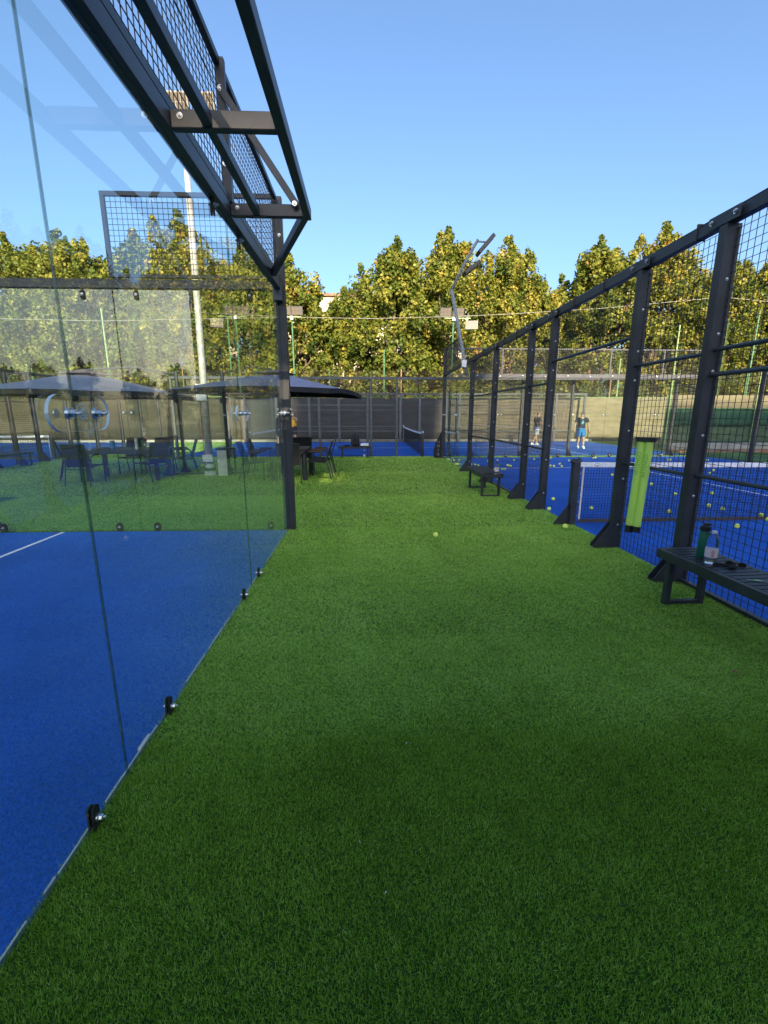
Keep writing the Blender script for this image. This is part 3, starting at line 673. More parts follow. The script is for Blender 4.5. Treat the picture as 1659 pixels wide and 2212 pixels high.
for a, b_ in ((6.05, 7.95), (4.05, 5.95), (2.65, 3.95), (1.68, 2.55), (0.7, 1.58), (-2.55, -1.0), (-4.45, -2.65)): mesh_panel(DF, a, b_, 0.03, 2.7, r=0.003)
for a, b_ in ((-6.25, -4.55), (-8.15, -6.35)): pane(DF, a, b_, 0.02, 2.7)
beam('top_beam', DF, (8.1, 0, 2.8), (-8.3, 0, 2.75), 0.08, 0.1)
beam('rail', DF, (8.0, 0.01, 0.95), (0.65, 0.01, 0.95), 0.03, 0.03); beam('rail', DF, (8.0, 0.01, 1.9), (0.65, 0.01, 1.9), 0.03, 0.03)

# ------------------------------------------------------------------ far boundary: windscreens, chain-link, green poles
def wavy_sheet(name, x0, x1, z0, z1, y, m, label, seed=0, amp=0.03, step=0.35, ztop=None):
    rng = random.Random(seed); n = int((x1 - x0) / step); k = 5
    b = MB()
    offs = [[rng.uniform(-amp, amp) for _ in range(k + 1)] for _ in range(n + 1)]
    tops = [rng.uniform(-0.02, 0.03) for _ in range(n + 1)]
    vs_ = []
    for i in range(n + 1):
        for j in range(k + 1):
            vs_.append((x0 + (x1 - x0) * i / n, y + offs[i][j], z0 + (z1 + tops[i] - z0) * j / k))
    b.add(vs_, [(i * (k + 1) + j, (i + 1) * (k + 1) + j, (i + 1) * (k + 1) + j + 1, i * (k + 1) + j + 1) for i in range(n) for j in range(k)])
    o = b.build(name, m, fix=False, smooth=True)
    md = o.modifiers.new('thickness', 'SOLIDIFY'); md.thickness = 0.006
    return tag(o, label, 'windscreen')
wavy_sheet('windscreen', -6.6, 4.6, 0.02, 2.36, 25.42, screen_shade, 'dark grey windscreen cloth behind the far centre court', 1)
wavy_sheet('windscreen', -22, -6.6, 0.02, 2.30, 25.42, screen_l, 'sunlit olive windscreen cloth behind the leftmost court', 2)
wavy_sheet('windscreen', 4.6, 19.0, 0.05, 2.42, 25.42, screen_t, 'sunlit tan windscreen cloth behind the two players on the right', 3, amp=0.05)
wavy_sheet('windscreen', 12.9, 30, 1.70, 2.30, 19.1, screen_t, 'narrow tan cloth strip above the green hoarding at far right', 4)
wavy_sheet('windscreen', 12.9, 30, 1.03, 1.72, 19.06, screen_g, 'dark green cloth band at far right beyond the fence', 5, amp=0.015)
wavy_sheet('windscreen', 12.9, 30, 0.25, 1.05, 19.10, screen_o, 'pale olive cloth skirt below the dark green band at far right', 6, amp=0.03)
hf = empty('fence_frame', (13, 19.0, 0), 0, 'green tube frame carrying the cloth bands at far right', 'fence')
for k in range(9): MB().tube([(k * 1.9, 0, 0), (k * 1.9, 0, 3.3)], 0.03, 8).build('post', greenpaint if k % 2 else limepaint, hf)
beam('rail', hf, (0, 0, 1.75), (16, 0, 1.75), 0.03, 0.03, m=greenpaint)
cl = empty('chain_link_fence', (-22, 25.75, 0), 0, 'tall rusty chain-link fence behind the windscreens and in front of the trees', 'fence')
def chain(W, H, s=0.16, r=0.004):
    b = MB(); n = int(W / s)
    for i in range(-int(H / s) - 1, n + 1):
        for d in (1, -1):
            x0 = i * s if d == 1 else i * s + H; x1 = x0 + d * H; z0, z1 = 0.0, H
            if x0 < 0: z0 = -x0; x0 = 0.0
            if x1 < 0: z1 = H + x1 if d == -1 else z1; x1 = 0.0
            if x0 > W: z0 = x0 - W if d == -1 else z0; x0 = W
            if x1 > W: z1 = H - (x1 - W); x1 = W
            if z1 - z0 > 0.02 and 0 <= x0 <= W: b.bar((x0, 0.004 * d, z0), (x1, 0.004 * d, z1), r, r, up=(0, 1, 0))
    return b
cm = chain(4.0, 2.0).mesh('chain_link'); cm.materials.append(mat('rusty_wire', (0.12, 0.09, 0.06), 0.8))
for k in range(12): obj('chain_link', cm, None, cl, (k * 4.0, 0, 1.9))
for k in range(13):
    MB().tube([(0, 0, 0), (0, 0, 3.95)], 0.028, 8).build('post', woodpole if k % 3 == 0 else greenpaint, cl, (k * 4.0, 0.02, 0))
rl = MB().tube([(0, 0, 2.45), (48, 0, 2.45)], 0.02, 6).build('rail', limepaint, cl, (0, -0.03, 0))
GP = 'tall thin light poles along the far boundary'
def flood(parent, loc, tilt, yaw_=0, wd=0.42, ht=0.3, m=None):
    b = MB().box((-wd / 2, -0.05, -ht / 2), (wd / 2, 0.04, ht / 2))
    f_ = b.build('floodlight', m or steel2, parent, loc, (tilt, 0, yaw_), bevel=0.01)
    g = MB()
    for i in range(3):
        for j in range(2): g.box((-wd / 2 + 0.03 + i * (wd - 0.04) / 3, -0.056, -ht / 2 + 0.03 + j * (ht - 0.04) / 2), (-wd / 2 + 0.01 + (i + 1) * (wd - 0.04) / 3, -0.050, -ht / 2 + 0.01 + (j + 1) * (ht - 0.04) / 2))
    g.build('lamp_lens', lampglass, f_)
    MB().bar((-wd / 2 - 0.02, 0.06, 0), (wd / 2 + 0.02, 0.06, 0), 0.03, 0.02).build('yoke', galv, f_)
    return f_
poles = [(-14.0, 7.0, limepaint, 'lime green pole rising behind the left parasol, no lights'),
         (-7.4, 6.6, greenpaint, 'green pole between the two parasol masts, far behind'),
         (-3.95, 7.0, greenpaint, 'green pole with two floodlights just right of the dark glass corner post'),
         (1.05, 5.0, greenpaint, 'short green pole standing behind the far centre fence'),
         (4.86, 7.0, greenpaint, 'green pole with three floodlights behind the bent grey lamp pole'),
         (14.5, 4.6, limepaint, 'lime pole right of the walking player in blue shorts'),
         (17.7, 6.4, limepaint, 'lime pole seen between the two nearest fence posts on the right'),
         (20.5, 6.8, limepaint, 'pale lime pole just left of the wooden utility pole'),
         (22.2, 7.2, greenpaint, 'green pole close to the right edge of the photo')]
for i, (x, h, m_, lb) in enumerate(poles):
    g = empty('light_pole', (x, 25.9, 0), 0, lb, 'pole', GP)
    MB().tube([(0, 0, 0), (0, 0, h)], [0.055, 0.042], 10).build('pole', m_, g)
    if i in (2, 4):
        beam('crossbar', g, (-0.5, -0.02, h - 0.35), (0.95 if i == 4 else 0.5, -0.02, h - 0.35), 0.05, 0.05, m=limepaint)
        for s in ((-0.33, 0.3) if i == 2 else (-0.45, 0.25)): flood(g, (s, -0.08, h - 0.05), rad(20), wd=0.62, ht=0.44)
        if i == 4: flood(g, (1.0, -0.12, h - 0.72), rad(-12), rad(-10), wd=0.66, ht=0.46, m=concrete)
        MB().box((-0.08, -0.16, h - 0.5), (0.08, -0.06, h - 0.34)).build('junction_box', white, g)
wp = empty('utility_pole', (19.7, 25.6, 0), 0, 'brown wooden utility pole seen right of the nearest tall fence post', 'pole')
MB().tube([(0, 0, 0), (0, 0, 7.9)], [0.17, 0.13], 12).build('pole', woodpole, wp)
for z in (2.8, 3.7, 4.4): MB().box((-0.2, -0.2, z), (0.2, -0.12, z + 0.08)).build('insulator', offwhite, wp)
cab = MB()
pts = [(-24, 25.9, 6.5), (-14, 25.8, 6.35), (-3.9, 25.8, 6.62), (0.3, 25.8, 6.58), (4.86, 25.8, 6.72), (7.5, 25.8, 6.85), (13, 25.8, 7.2), (19.7, 25.6, 7.8), (26, 25.6, 7.3)]
tag(MB().tube(pts, 0.013, 6).build('overhead_cable', concrete), 'pale overhead cable strung between the far poles in front of the trees', 'cable')

# ------------------------------------------------------------------ galvanised light pole on the terrace, bent lamp pole on fence B
L1 = empty('light_pole', (-4.0, 11.5, 0), 0, 'tall galvanised light pole with a white box, between the two parasols', 'light pole')
MB().tube([(0, 0, 0), (0.02, 0, 2.2), (0.06, 0, 8.0)], [0.09, 0.085, 0.062], 12).build('pole', galv, L1, smooth=True)
MB().box((-0.14, -0.15, 1.85), (0.12, -0.07, 2.25)).build('junction_box', white, L1, bevel=0.01)
MB().box((-0.13, -0.12, 0.35), (0.13, -0.085, 0.53)).build('socket_box', white, L1, bevel=0.006)
MB().lathe([(0.15, 0.0), (0.13, 0.15), (0.09, 0.3)], 12).build('pole_wrap', offwhite, L1)
MB().lathe([(0.145, 0.12), (0.14, 0.2)], 12).build('wrap_band', greenpaint, L1)
MB().tube([(-0.11, -0.02, 0.1), (-0.10, -0.02, 1.9)], 0.012, 6).build('cable', mat('cable_red', (0.4, 0.12, 0.08), 0.5), L1)
beam('crossbar', L1, (-0.75, 0, 7.95), (0.85, 0, 7.95), 0.07, 0.07, m=galv)
for s in (-0.5, 0.05, 0.6): flood(L1, (s, -0.14, 8.08), rad(28), wd=0.42, ht=0.34, m=concrete)
L2 = empty('bent_light_pole', (XB(12) - 0.12, 12.05, 0), 0, 'bent grey lamp pole rising from the right fence with two floodlights', 'light pole')
L2.location.x = 2.68
MB().tube([(0.0, 0, 2.5), (-0.09, 0, 2.88), (-0.49, 0, 4.6)], 0.042, 10).build('pole', polegrey, L2, smooth=True)
MB().tube([(-0.49, 0, 4.58), (-0.12, 0, 5.32), (0.13, 0, 5.74)], 0.038, 10).build('bent_arm', polegrey, L2, smooth=True)
MB().tube([(0.13, 0, 5.70), (0.42, 0, 5.69)], 0.02, 6).build('lamp_bracket', polegrey, L2); None
MB().bar((0.14, 0, 5.42), (0.50, 0, 5.82), 0.34, 0.09, up=(1, 0, -1)).build('floodlight', steel, L2, bevel=0.008)
MB().bar((-0.17, 0.1, 4.98), (0.20, 0.1, 5.25), 0.34, 0.09, up=(1, 0, -1)).build('floodlight', steel, L2, bevel=0.008)
MB().tube([(-0.12, 0, 5.30), (-0.02, 0, 5.16)], 0.015, 6).build('lamp_bracket', polegrey, L2)
MB().box((-0.17, -0.1, 2.72), (-0.05, 0.0, 2.9)).build('junction_box', white, L2, bevel=0.01)

# ------------------------------------------------------------------ trees
def tree_mesh(seed, H=12.0, R=3.0, leaves=15000, z0=1.8, leaders=7, size=0.17):
    rng = np.random.default_rng(seed)
    pos = []; nor = []
    # leaders: rising shoots with plume tops
    heads = []
    for k in range(leaders):
        a = rng.uniform(0, 2 * PI); rr = R * 0.62 * math.sqrt(rng.uniform(0, 1)) if k else 0
        heads.append((rr * math.cos(a) * 1.25, rr * math.sin(a) * 0.8, H * (rng.uniform(0.86, 1.0) if k else 1.0) - rr * 0.32))
    cl_ = []
    n1 = int(leaves * 0.30 / 42)
    for i in range(n1):
        hx, hy, hz = heads[rng.integers(len(heads))]
        t = rng.uniform(0, 1) ** 0.9
        z = hz - t * 3.6
        wr = 0.10 + 1.05 * t ** 0.8
        a = rng.uniform(0, 2 * PI); rr = wr * math.sqrt(rng.uniform(0.05, 1))
        cl_.append((hx + rr * math.cos(a), hy + rr * math.sin(a), z, 0.17 + 0.22 * t))
    lob = rng.uniform(0.82, 1.18, 9)
    for i in range(int(leaves * 0.70 / 42)):
        f = rng.uniform(0, 1); z = z0 + (H * 0.90 - z0) * f
        a = rng.uniform(0, 2 * PI)
        wr = R * math.sqrt(max(0.04, 1 - ((f - 0.42) / 0.64) ** 2)) * lob[int(a / (2 * PI) * 9) % 9] * (0.85 + 0.3 * math.sin(z * 2.3 + a * 2))
        rr = wr * rng.uniform(0.12, 1) ** 0.42
        cl_.append((rr * math.cos(a), rr * math.sin(a), z, rng.uniform(0.20, 0.42)))
    V = []; tones = []
    for (cx_, cy_, cz_, cr) in cl_:
        m = 42
        d = rng.normal(0, 1, (m, 3)); d /= np.linalg.norm(d, axis=1)[:, None]
        p = np.array([cx_, cy_, cz_]) + d * cr * rng.uniform(0.3, 1, (m, 1)) ** 0.6 * np.array([1, 1, 1.5])
        n_ = d * 0.8 + rng.normal(0, 0.6, (m, 3)) + np.array([0, 0, 0.35])
        n_ /= np.linalg.norm(n_, axis=1)[:, None]
        u = np.cross(n_, rng.normal(0, 1, (m, 3))); u /= np.linalg.norm(u, axis=1)[:, None]
        v = np.cross(n_, u); s = size * rng.uniform(0.55, 1.15, (m, 1))
        V.append(np.stack([p - u * s * 0.9, p - v * s * 0.62 + n_ * s * 0.12, p + u * s * 0.9, p + v * s * 0.62 + n_ * s * 0.12], 1))
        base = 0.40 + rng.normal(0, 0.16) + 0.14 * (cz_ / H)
        tones.append(np.clip(base + rng.normal(0, 0.10, m), 0.02, 0.98))
    V = np.concatenate(V).astype(np.float32); tones = np.concatenate(tones).astype(np.float32); n = len(V)
    me = bpy.data.meshes.new('crown')
    me.vertices.add(4 * n); me.loops.add(4 * n); me.polygons.add(n)
    me.vertices.foreach_set('co', V.ravel()); me.loops.foreach_set('vertex_index', np.arange(4 * n, dtype=np.int32))
    me.polygons.foreach_set('loop_start', np.arange(0, 4 * n, 4, dtype=np.int32)); me.polygons.foreach_set('loop_total', np.full(n, 4, np.int32))
    at = me.attributes.new('tone', 'FLOAT', 'FACE'); at.data.foreach_set('value', tones)
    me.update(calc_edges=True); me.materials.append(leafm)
    b = MB()
    b.tube([(0, 0, 0), (0.05, 0, H * 0.25), (-0.05, 0.05, H * 0.55), (0, 0, H * 0.85)], [0.20, 0.16, 0.10, 0.03], 9)
    for (hx, hy, hz) in heads[1:]:
        zb = rng.uniform(1.6, 3.5)
        b.tube([(0, 0, zb), (hx * 0.55, hy * 0.55, zb + (hz - zb) * 0.28), (hx * 0.95, hy * 0.95, zb + (hz - zb) * 0.6), (hx, hy, hz - 0.3)], [0.11, 0.08, 0.05, 0.015], 7)
    for q in range(8):
        a = rng.uniform(0, 2 * PI); zb = rng.uniform(1.5, H * 0.5)
        b.tube([(0, 0, zb), (R * .5 * math.cos(a), R * .5 * math.sin(a), zb + 0.7), (R * .85 * math.cos(a), R * .85 * math.sin(a), zb + 1.7)], [0.06, 0.045, 0.015], 6)
    tr = b.mesh('trunk'); tr.materials.append(bark)
    return me, tr
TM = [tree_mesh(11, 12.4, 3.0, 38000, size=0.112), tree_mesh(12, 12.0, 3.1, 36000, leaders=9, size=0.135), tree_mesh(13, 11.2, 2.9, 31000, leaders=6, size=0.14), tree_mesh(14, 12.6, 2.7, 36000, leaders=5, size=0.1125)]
TG = 'plane trees in a row beyond the courts'
def tree(x, y, k, s, rz, label, group=TG, zs=1.0):
    t = empty('tree', (x, y, 0), rz, label, 'tree', group)
    t.scale = (s, s, s * zs)
    obj('crown', TM[k][0], None, t); obj('trunk', TM[k][1], None, t)
    return t
row = [(-33, 29.5, 0, 1.0, 'yellow-green tree far outside the left court, at the row end'),
       (-29.5, 30.5, 1, 1.02, 'leafy tree at the extreme left of the far row, cut by the photo edge'),
       (-25.6, 29.8, 3, 0.98, 'pointed tree at the left photo edge behind the leftmost court'),
       (-21.6, 30.2, 0, 0.97, 'tree with a sharp tip just left of the nearest glass joint'),
       (-17.8, 29.5, 1, 1.00, 'tree seen between the glass joint and the mesh square, left half'),
       (-14.0, 30.5, 2, 1.10, 'tree directly above the left parasol, through the glass'),
       (-10.8, 29.3, 3, 1.02, 'tall narrow tree behind the terrace light pole'),
       (-7.6, 30.4, 0, 0.93, 'tree behind the dark corner post of the glass wall'),
       (-4.6, 29.6, 2, 0.98, 'tree just right of the dark corner post'),
       (-1.3, 31.0, 2, 0.84, 'low tree in the dip of the treetops at centre left'),
       (1.9, 29.8, 1, 1.00, 'tall tree with several tips in the middle of the row'),
       (5.2, 30.3, 3, 1.00, 'tall pointed tree left of the bent lamp pole'),
       (8.8, 29.6, 0, 0.97, 'yellow-topped tree right behind the tip of the bent lamp pole'),
       (11.7, 31.0, 2, 0.88, 'low tree in the dip right of the bent lamp pole'),
       (14.6, 29.8, 1, 1.02, 'tree with twin tips rising above the middle of the right fence'),
       (18.8, 30.0, 3, 1.03, 'tree whose tip crosses the sloping top rail of the right fence'),
       (22.6, 29.6, 0, 0.92, 'tree seen through the mesh between the last two fence posts'),
       (26.6, 30.2, 1, 0.97, 'tree at the right photo edge behind the mesh'),
       (31, 30, 2, 1.12, 'tree in the far row past the right photo edge'), (35, 30.5, 3, 1.05, 'tree second beyond the right photo edge in the far row')]
for i, (x, y, k, s, lb) in enumerate(row): tree(x, y, k, s, i * 1.3, lb)
# a row further back and trees out to the right, they close the gaps and mirror in the glass
for i, x in enumerate((-31, -24, -19.5, -12, 10.5, 16.8, 24.5)): tree(x, 35.5 + (i % 3), i % 4, 0.92, i * 2.1, ['hazy tree behind the left end of the far row', 'tree standing behind the pointed tree at the left edge', 'tree half hidden behind the tree left of the mesh square', 'second-row tree behind the left parasol', 'second-row tree behind the bent lamp pole', 'second-row tree above the walking players', 'second-row tree above the far right windscreen'][i], 'second row of trees beyond the courts')
for i, (x, y) in enumerate(((31, 25), (33, 19.5), (34, 14), (34.5, 8.5), (35, 3))): tree(x, y, (i + 1) % 4, 1.05, i * 1.7, ['first', 'second', 'third', 'fourth', 'last'][i] + ' tree of the side row, right of the photo, mirrored in the glass', 'side row of trees right of the courts')

# ------------------------------------------------------------------ buildings
def building(name, x0, x1, y0, y1, H, label, storeys=4, bay=2.6, m=None, facing=-1):
    R_ = empty(name, ((x0 + x1) / 2, (y0 + y1) / 2, 0), 0, label, 'building')
    hx, hy = (x1 - x0) / 2, (y1 - y0) / 2
    MB().box((-hx, -hy, 0), (hx, hy, H)).build('wall', m or cream, R_)
    MB().box((-hx - 0.3, -hy - 0.3, H), (hx + 0.3, hy + 0.3, H + 0.25)).build('roof', roofm, R_)
    n = int((x1 - x0) / bay); fh = H / storeys; yy = facing * hy
    fm = MB().box((-0.6, 0, 0), (0.6, 0.08, 1.35)).box((-0.7, 0.0, -0.08), (0.7, 0.14, 0.0)).mesh('window'); fm.materials.append(offwhite)
    gm = MB().box((-0.52, 0.08, 0.08), (-0.03, 0.09, 1.27)).box((0.03, 0.08, 0.08), (0.52, 0.09, 1.27)).mesh('pane'); gm.materials.append(winglass)
    for s in range(storeys):
        for i in range(n):
            x = -hx + bay * (i + 0.5) + (2 * hx - n * bay) / 2
            f_ = obj('window', fm, None, R_, (x, yy, fh * s + fh * 0.35), (0, 0, PI if facing < 0 else 0))
            obj('pane', gm, None, f_)
    return R_
building('apartment_building', -10, 17, 47, 58, 12.7, 'cream apartment building showing through the treetops at centre', 4)
building('house', -30, -16, 46, 54, 7.5, 'low cream house hidden behind the trees on the left', 2)
kk = empty('shed', (6.0, 39, 0), 0, 'white shed with a red roof behind the trees left of the bent lamp pole', 'shed')
MB().box((-3.2, -1.5, 0), (1.2, 1.5, 7.4)).build('wall', white, kk)
MB().prism([(-3.4, 5.6), (1.4, 5.6), (1.4, 5.85), (-1.0, 6.6), (-3.4, 5.85)], -2.6, -1.52, 'y').build('roof', redm, kk)
brickd = mat('brick_dark', (0.13, 0.09, 0.07), 0.9, noise=0.15, scale=2)
building('clubhouse', -0.6, 15.7, -72, -60, 23.3, 'long brick clubhouse behind the photographer whose shadow covers the courts', 6, bay=3.6, facing=1, m=brickd)  # unseen block added to keep sun off the courts, height set by its shadow
for i, (x, s_) in enumerate(((-13, 2.9), (34, 3.2), (44, 3.2))):
    tree(x, -80, i % 4, s_, i * 1.9, ['tall tree behind the left end of the clubhouse', 'tall tree behind the right end of the clubhouse', 'farthest right of the tall trees behind the clubhouse'][i], 'tall trees behind the clubhouse')
building('clubhouse_wing', -26, -0.8, -71, -60.2, 25.8, 'higher brick left wing of the clubhouse behind the photographer', 7, bay=3.6, facing=1, m=brickd)  # added part, height set by the shade wanted on the left
building('clubhouse_annex', 15.9, 75, -72, -60.1, 28.0, 'tall brick right wing of the clubhouse behind the photographer', 8, bay=3.8, facing=1, m=brickd)  # added part that shades the far right cloths
for i in range(14):  # unseen row added to darken low reflections in the side glass
    tree(-13 - i * 4.0, -30 - (i % 3), i % 4, 0.50, i * 1.1, 'low tree in the hedge row behind the left court, number %s from its right end' % ['one', 'two', 'three', 'four', 'five', 'six', 'seven', 'eight', 'nine', 'ten', 'eleven', 'twelve', 'thirteen', 'fourteen'][i], 'low trees behind the photographer')
wg = MB().box((5.75, -70, 23.56), (15.8, -60.1, 25.6)).build('attic', brickd); tag(wg, 'plain brick attic storey on the right half of the clubhouse roof', 'building')  # added block that lengthens the shadow on the right
tw = empty('tower', (2.0, -66, 0), 0, 'brick stair tower with an open loggia rising behind the clubhouse roof', 'building')  # unseen slabs added to shade the far centre, gap lets sun reach the truss
for x0, x1 in ((-2.6, -1.1), (0.1, 2.7)): MB().box((x0, -3, 23.56), (x1, 5.9, 31.2)).build('wall', brickd, tw)
MB().box((-1.1, -3, 26.9), (0.1, 5.9, 31.2)).build('lintel', brickd, tw)
MB().box((2.7, -3, 26.4), (5.0, 5.9, 31.2)).build('overhang', brickd, tw)
MB().box((-2.9, -3.3, 31.2), (5.3, 6.2, 31.5)).build('roof', roofm, tw)

aw = empty('awning', (0.95, -2.0, 0), 0, 'flat dark canvas awning over the walkway just above and behind the photographer', 'awning')  # unseen sheets added to darken the near turf
MB().box((-1.92, -2.0, 2.20), (1.9, 2.6, 2.23)).build('canvas', umbin, aw)
MB().box((-1.90, -2.0, 0.0), (1.88, -1.97, 2.20)).build('curtain', umbin, aw)
for sx in (-1.87, 1.84):
    for sy in (-1.9, 1.0): MB().box((sx - 0.04, sy - 0.04, 0), (sx + 0.04, sy + 0.04, 2.20)).build('post', steel, aw)
beam('crossbar', aw, (-1.8, -1.9, 2.14), (1.78, -1.9, 2.14), 0.06, 0.1)

# ------------------------------------------------------------------ terrace furniture
def make_chair(arm):
    r = empty('garden_chair')
    fr = MB(); wd = 0.27
    for s in (-1, 1):
        fr.tube([(s * wd, 0.24, 0.0), (s * wd, 0.25, 0.42), (s * wd, 0.24, 0.60), (s * wd, 0.19, 0.655), (s * wd, -0.12, 0.655), (s * wd, -0.20, 0.60), (s * wd, -0.24, 0.42), (s * wd, -0.34, 0.0)], 0.014, 6)
        fr.tube([(s * (wd - 0.02), 0.23, 0.43), (s * (wd - 0.02), -0.20, 0.40), (s * (wd - 0.02), -0.26, 0.60), (s * (wd - 0.02), -0.36, 0.90)], 0.013, 6)
    fr.tube([(-wd, 0.24, 0.41), (wd, 0.24, 0.41)], 0.012, 6); fr.tube([(-wd, -0.24, 0.36), (wd, -0.24, 0.36)], 0.012, 6); fr.tube([(-wd + .02, -0.36, 0.9), (wd - .02, -0.36, 0.9)], 0.013, 6)
    fr.build('frame', steel, r)
    def slab(pts, t):
        b = MB()
        for (y0, z0_), (y1, z1_) in zip(pts[:-1], pts[1:]): b.bar((0, y0, z0_), (0, y1, z1_), 2 * wd - 0.05, t)
        return b
    slab([(0.25, 0.42), (0.10, 0.425), (-0.10, 0.405), (-0.205, 0.41)], 0.012).build('seat', sling, r)
    slab([(-0.205, 0.42), (-0.26, 0.60), (-0.30, 0.72), (-0.355, 0.895)], 0.012).build('backrest', sling, r)
    for s in (-1, 1): MB().box((s * wd - 0.025, -0.13, 0.665), (s * wd + 0.025, 0.21, 0.685)).build('armrest', arm, r, bevel=0.006)
    return r
def make_table(L_, W_, H_=0.73):
    r = empty('garden_table')
    MB().box((-L_ / 2, -W_ / 2, H_ - 0.04), (L_ / 2, W_ / 2, H_ - 0.02)).box((-L_ / 2, -W_ / 2, H_ - 0.1), (L_ / 2, -W_ / 2 + 0.03, H_ - 0.04)).box((-L_ / 2, W_ / 2 - 0.03, H_ - 0.1), (L_ / 2, W_ / 2, H_ - 0.04)).box((-L_ / 2, -W_ / 2, H_ - 0.1), (-L_ / 2 + 0.03, W_ / 2, H_ - 0.04)).box((L_ / 2 - 0.03, -W_ / 2, H_ - 0.1), (L_ / 2, W_ / 2, H_ - 0.04)).build('table_frame', steel, r)
    n = 9
    for i in range(n):
        x0 = -L_ / 2 + L_ * i / n
        MB().box((x0 + 0.003, -W_ / 2, H_ - 0.019), (x0 + L_ / n - 0.003, W_ / 2, H_)).build('slat', steel, r)
    for sx in (-1, 1):
        for sy in (-1, 1): MB().box((sx * (L_ / 2 - 0.045) - 0.04, sy * (W_ / 2 - 0.045) - 0.04, 0), (sx * (L_ / 2 - 0.045) + 0.04, sy * (W_ / 2 - 0.045) + 0.04, H_ - 0.1)).build('leg', steel, r)
    return r
def place(o, x, y, rz, label, cat=None, group=None, z=0):
    o.location = (x, y, z); o.rotation_euler = (0, 0, rz); return tag(o, label, cat, group)
t1 = make_table(1.6, 0.9); place(t1, -5.7, 10.95, rad(4), 'dark slatted table with drinks under the left parasol', 'table')
t2 = make_table(0.85, 1.15); place(t2, -1.82, 11.0, rad(0), 'dark table under the right parasol, beside the glass corner post', 'table')
ch = make_chair(steel); chw = make_chair(wood)
CG1, CG2 = 'dark armchairs round the left table', 'armchairs with wooden armrests round the right table'
spots = [(-6.25, 10.1, rad(0), 'armchair with its back to us at the near side of the left table'),
         (-6.95, 10.9, rad(-60), 'armchair at the left end of the left table, seen from the side'),
         (-5.05, 10.65, rad(62), 'armchair at the near right corner of the left table, facing left'),
         (-5.5, 12.1, rad(178), 'armchair on the far side of the left table, back to the court'),
         (-6.2, 12.1, rad(185), 'armchair at the far left corner of the left table'),
         (-4.75, 11.75, rad(115), 'armchair just left of the parasol mast, at the right end of the table')]
for i, (x, y, rz, lb) in enumerate(spots):
    o = ch if i == 0 else copy_tree(ch); place(o, x, y, rz, lb, 'chair', CG1)
spots = [(-1.17, 10.85, rad(90), 'wooden-armed chair nearest to us at the right side of the right table'),
         (-1.13, 11.55, rad(92), 'wooden-armed chair behind the nearest one, right side of the right table'),
         (-1.75, 12.05, rad(180), 'wooden-armed chair at the far end of the right table, facing us'),
         (-1.75, 10.25, rad(4), 'wooden-armed chair at the near end, half hidden by the corner post'),
         (-2.65, 10.7, rad(-88), 'wooden-armed chair left of the right table, behind the glass'),
         (-2.65, 11.5, rad(-92), 'farther wooden-armed chair left of the right table, behind the glass')]
for i, (x, y, rz, lb) in enumerate(spots):
    o = chw if i == 0 else copy_tree(chw); place(o, x, y, rz, lb, 'chair', CG2)

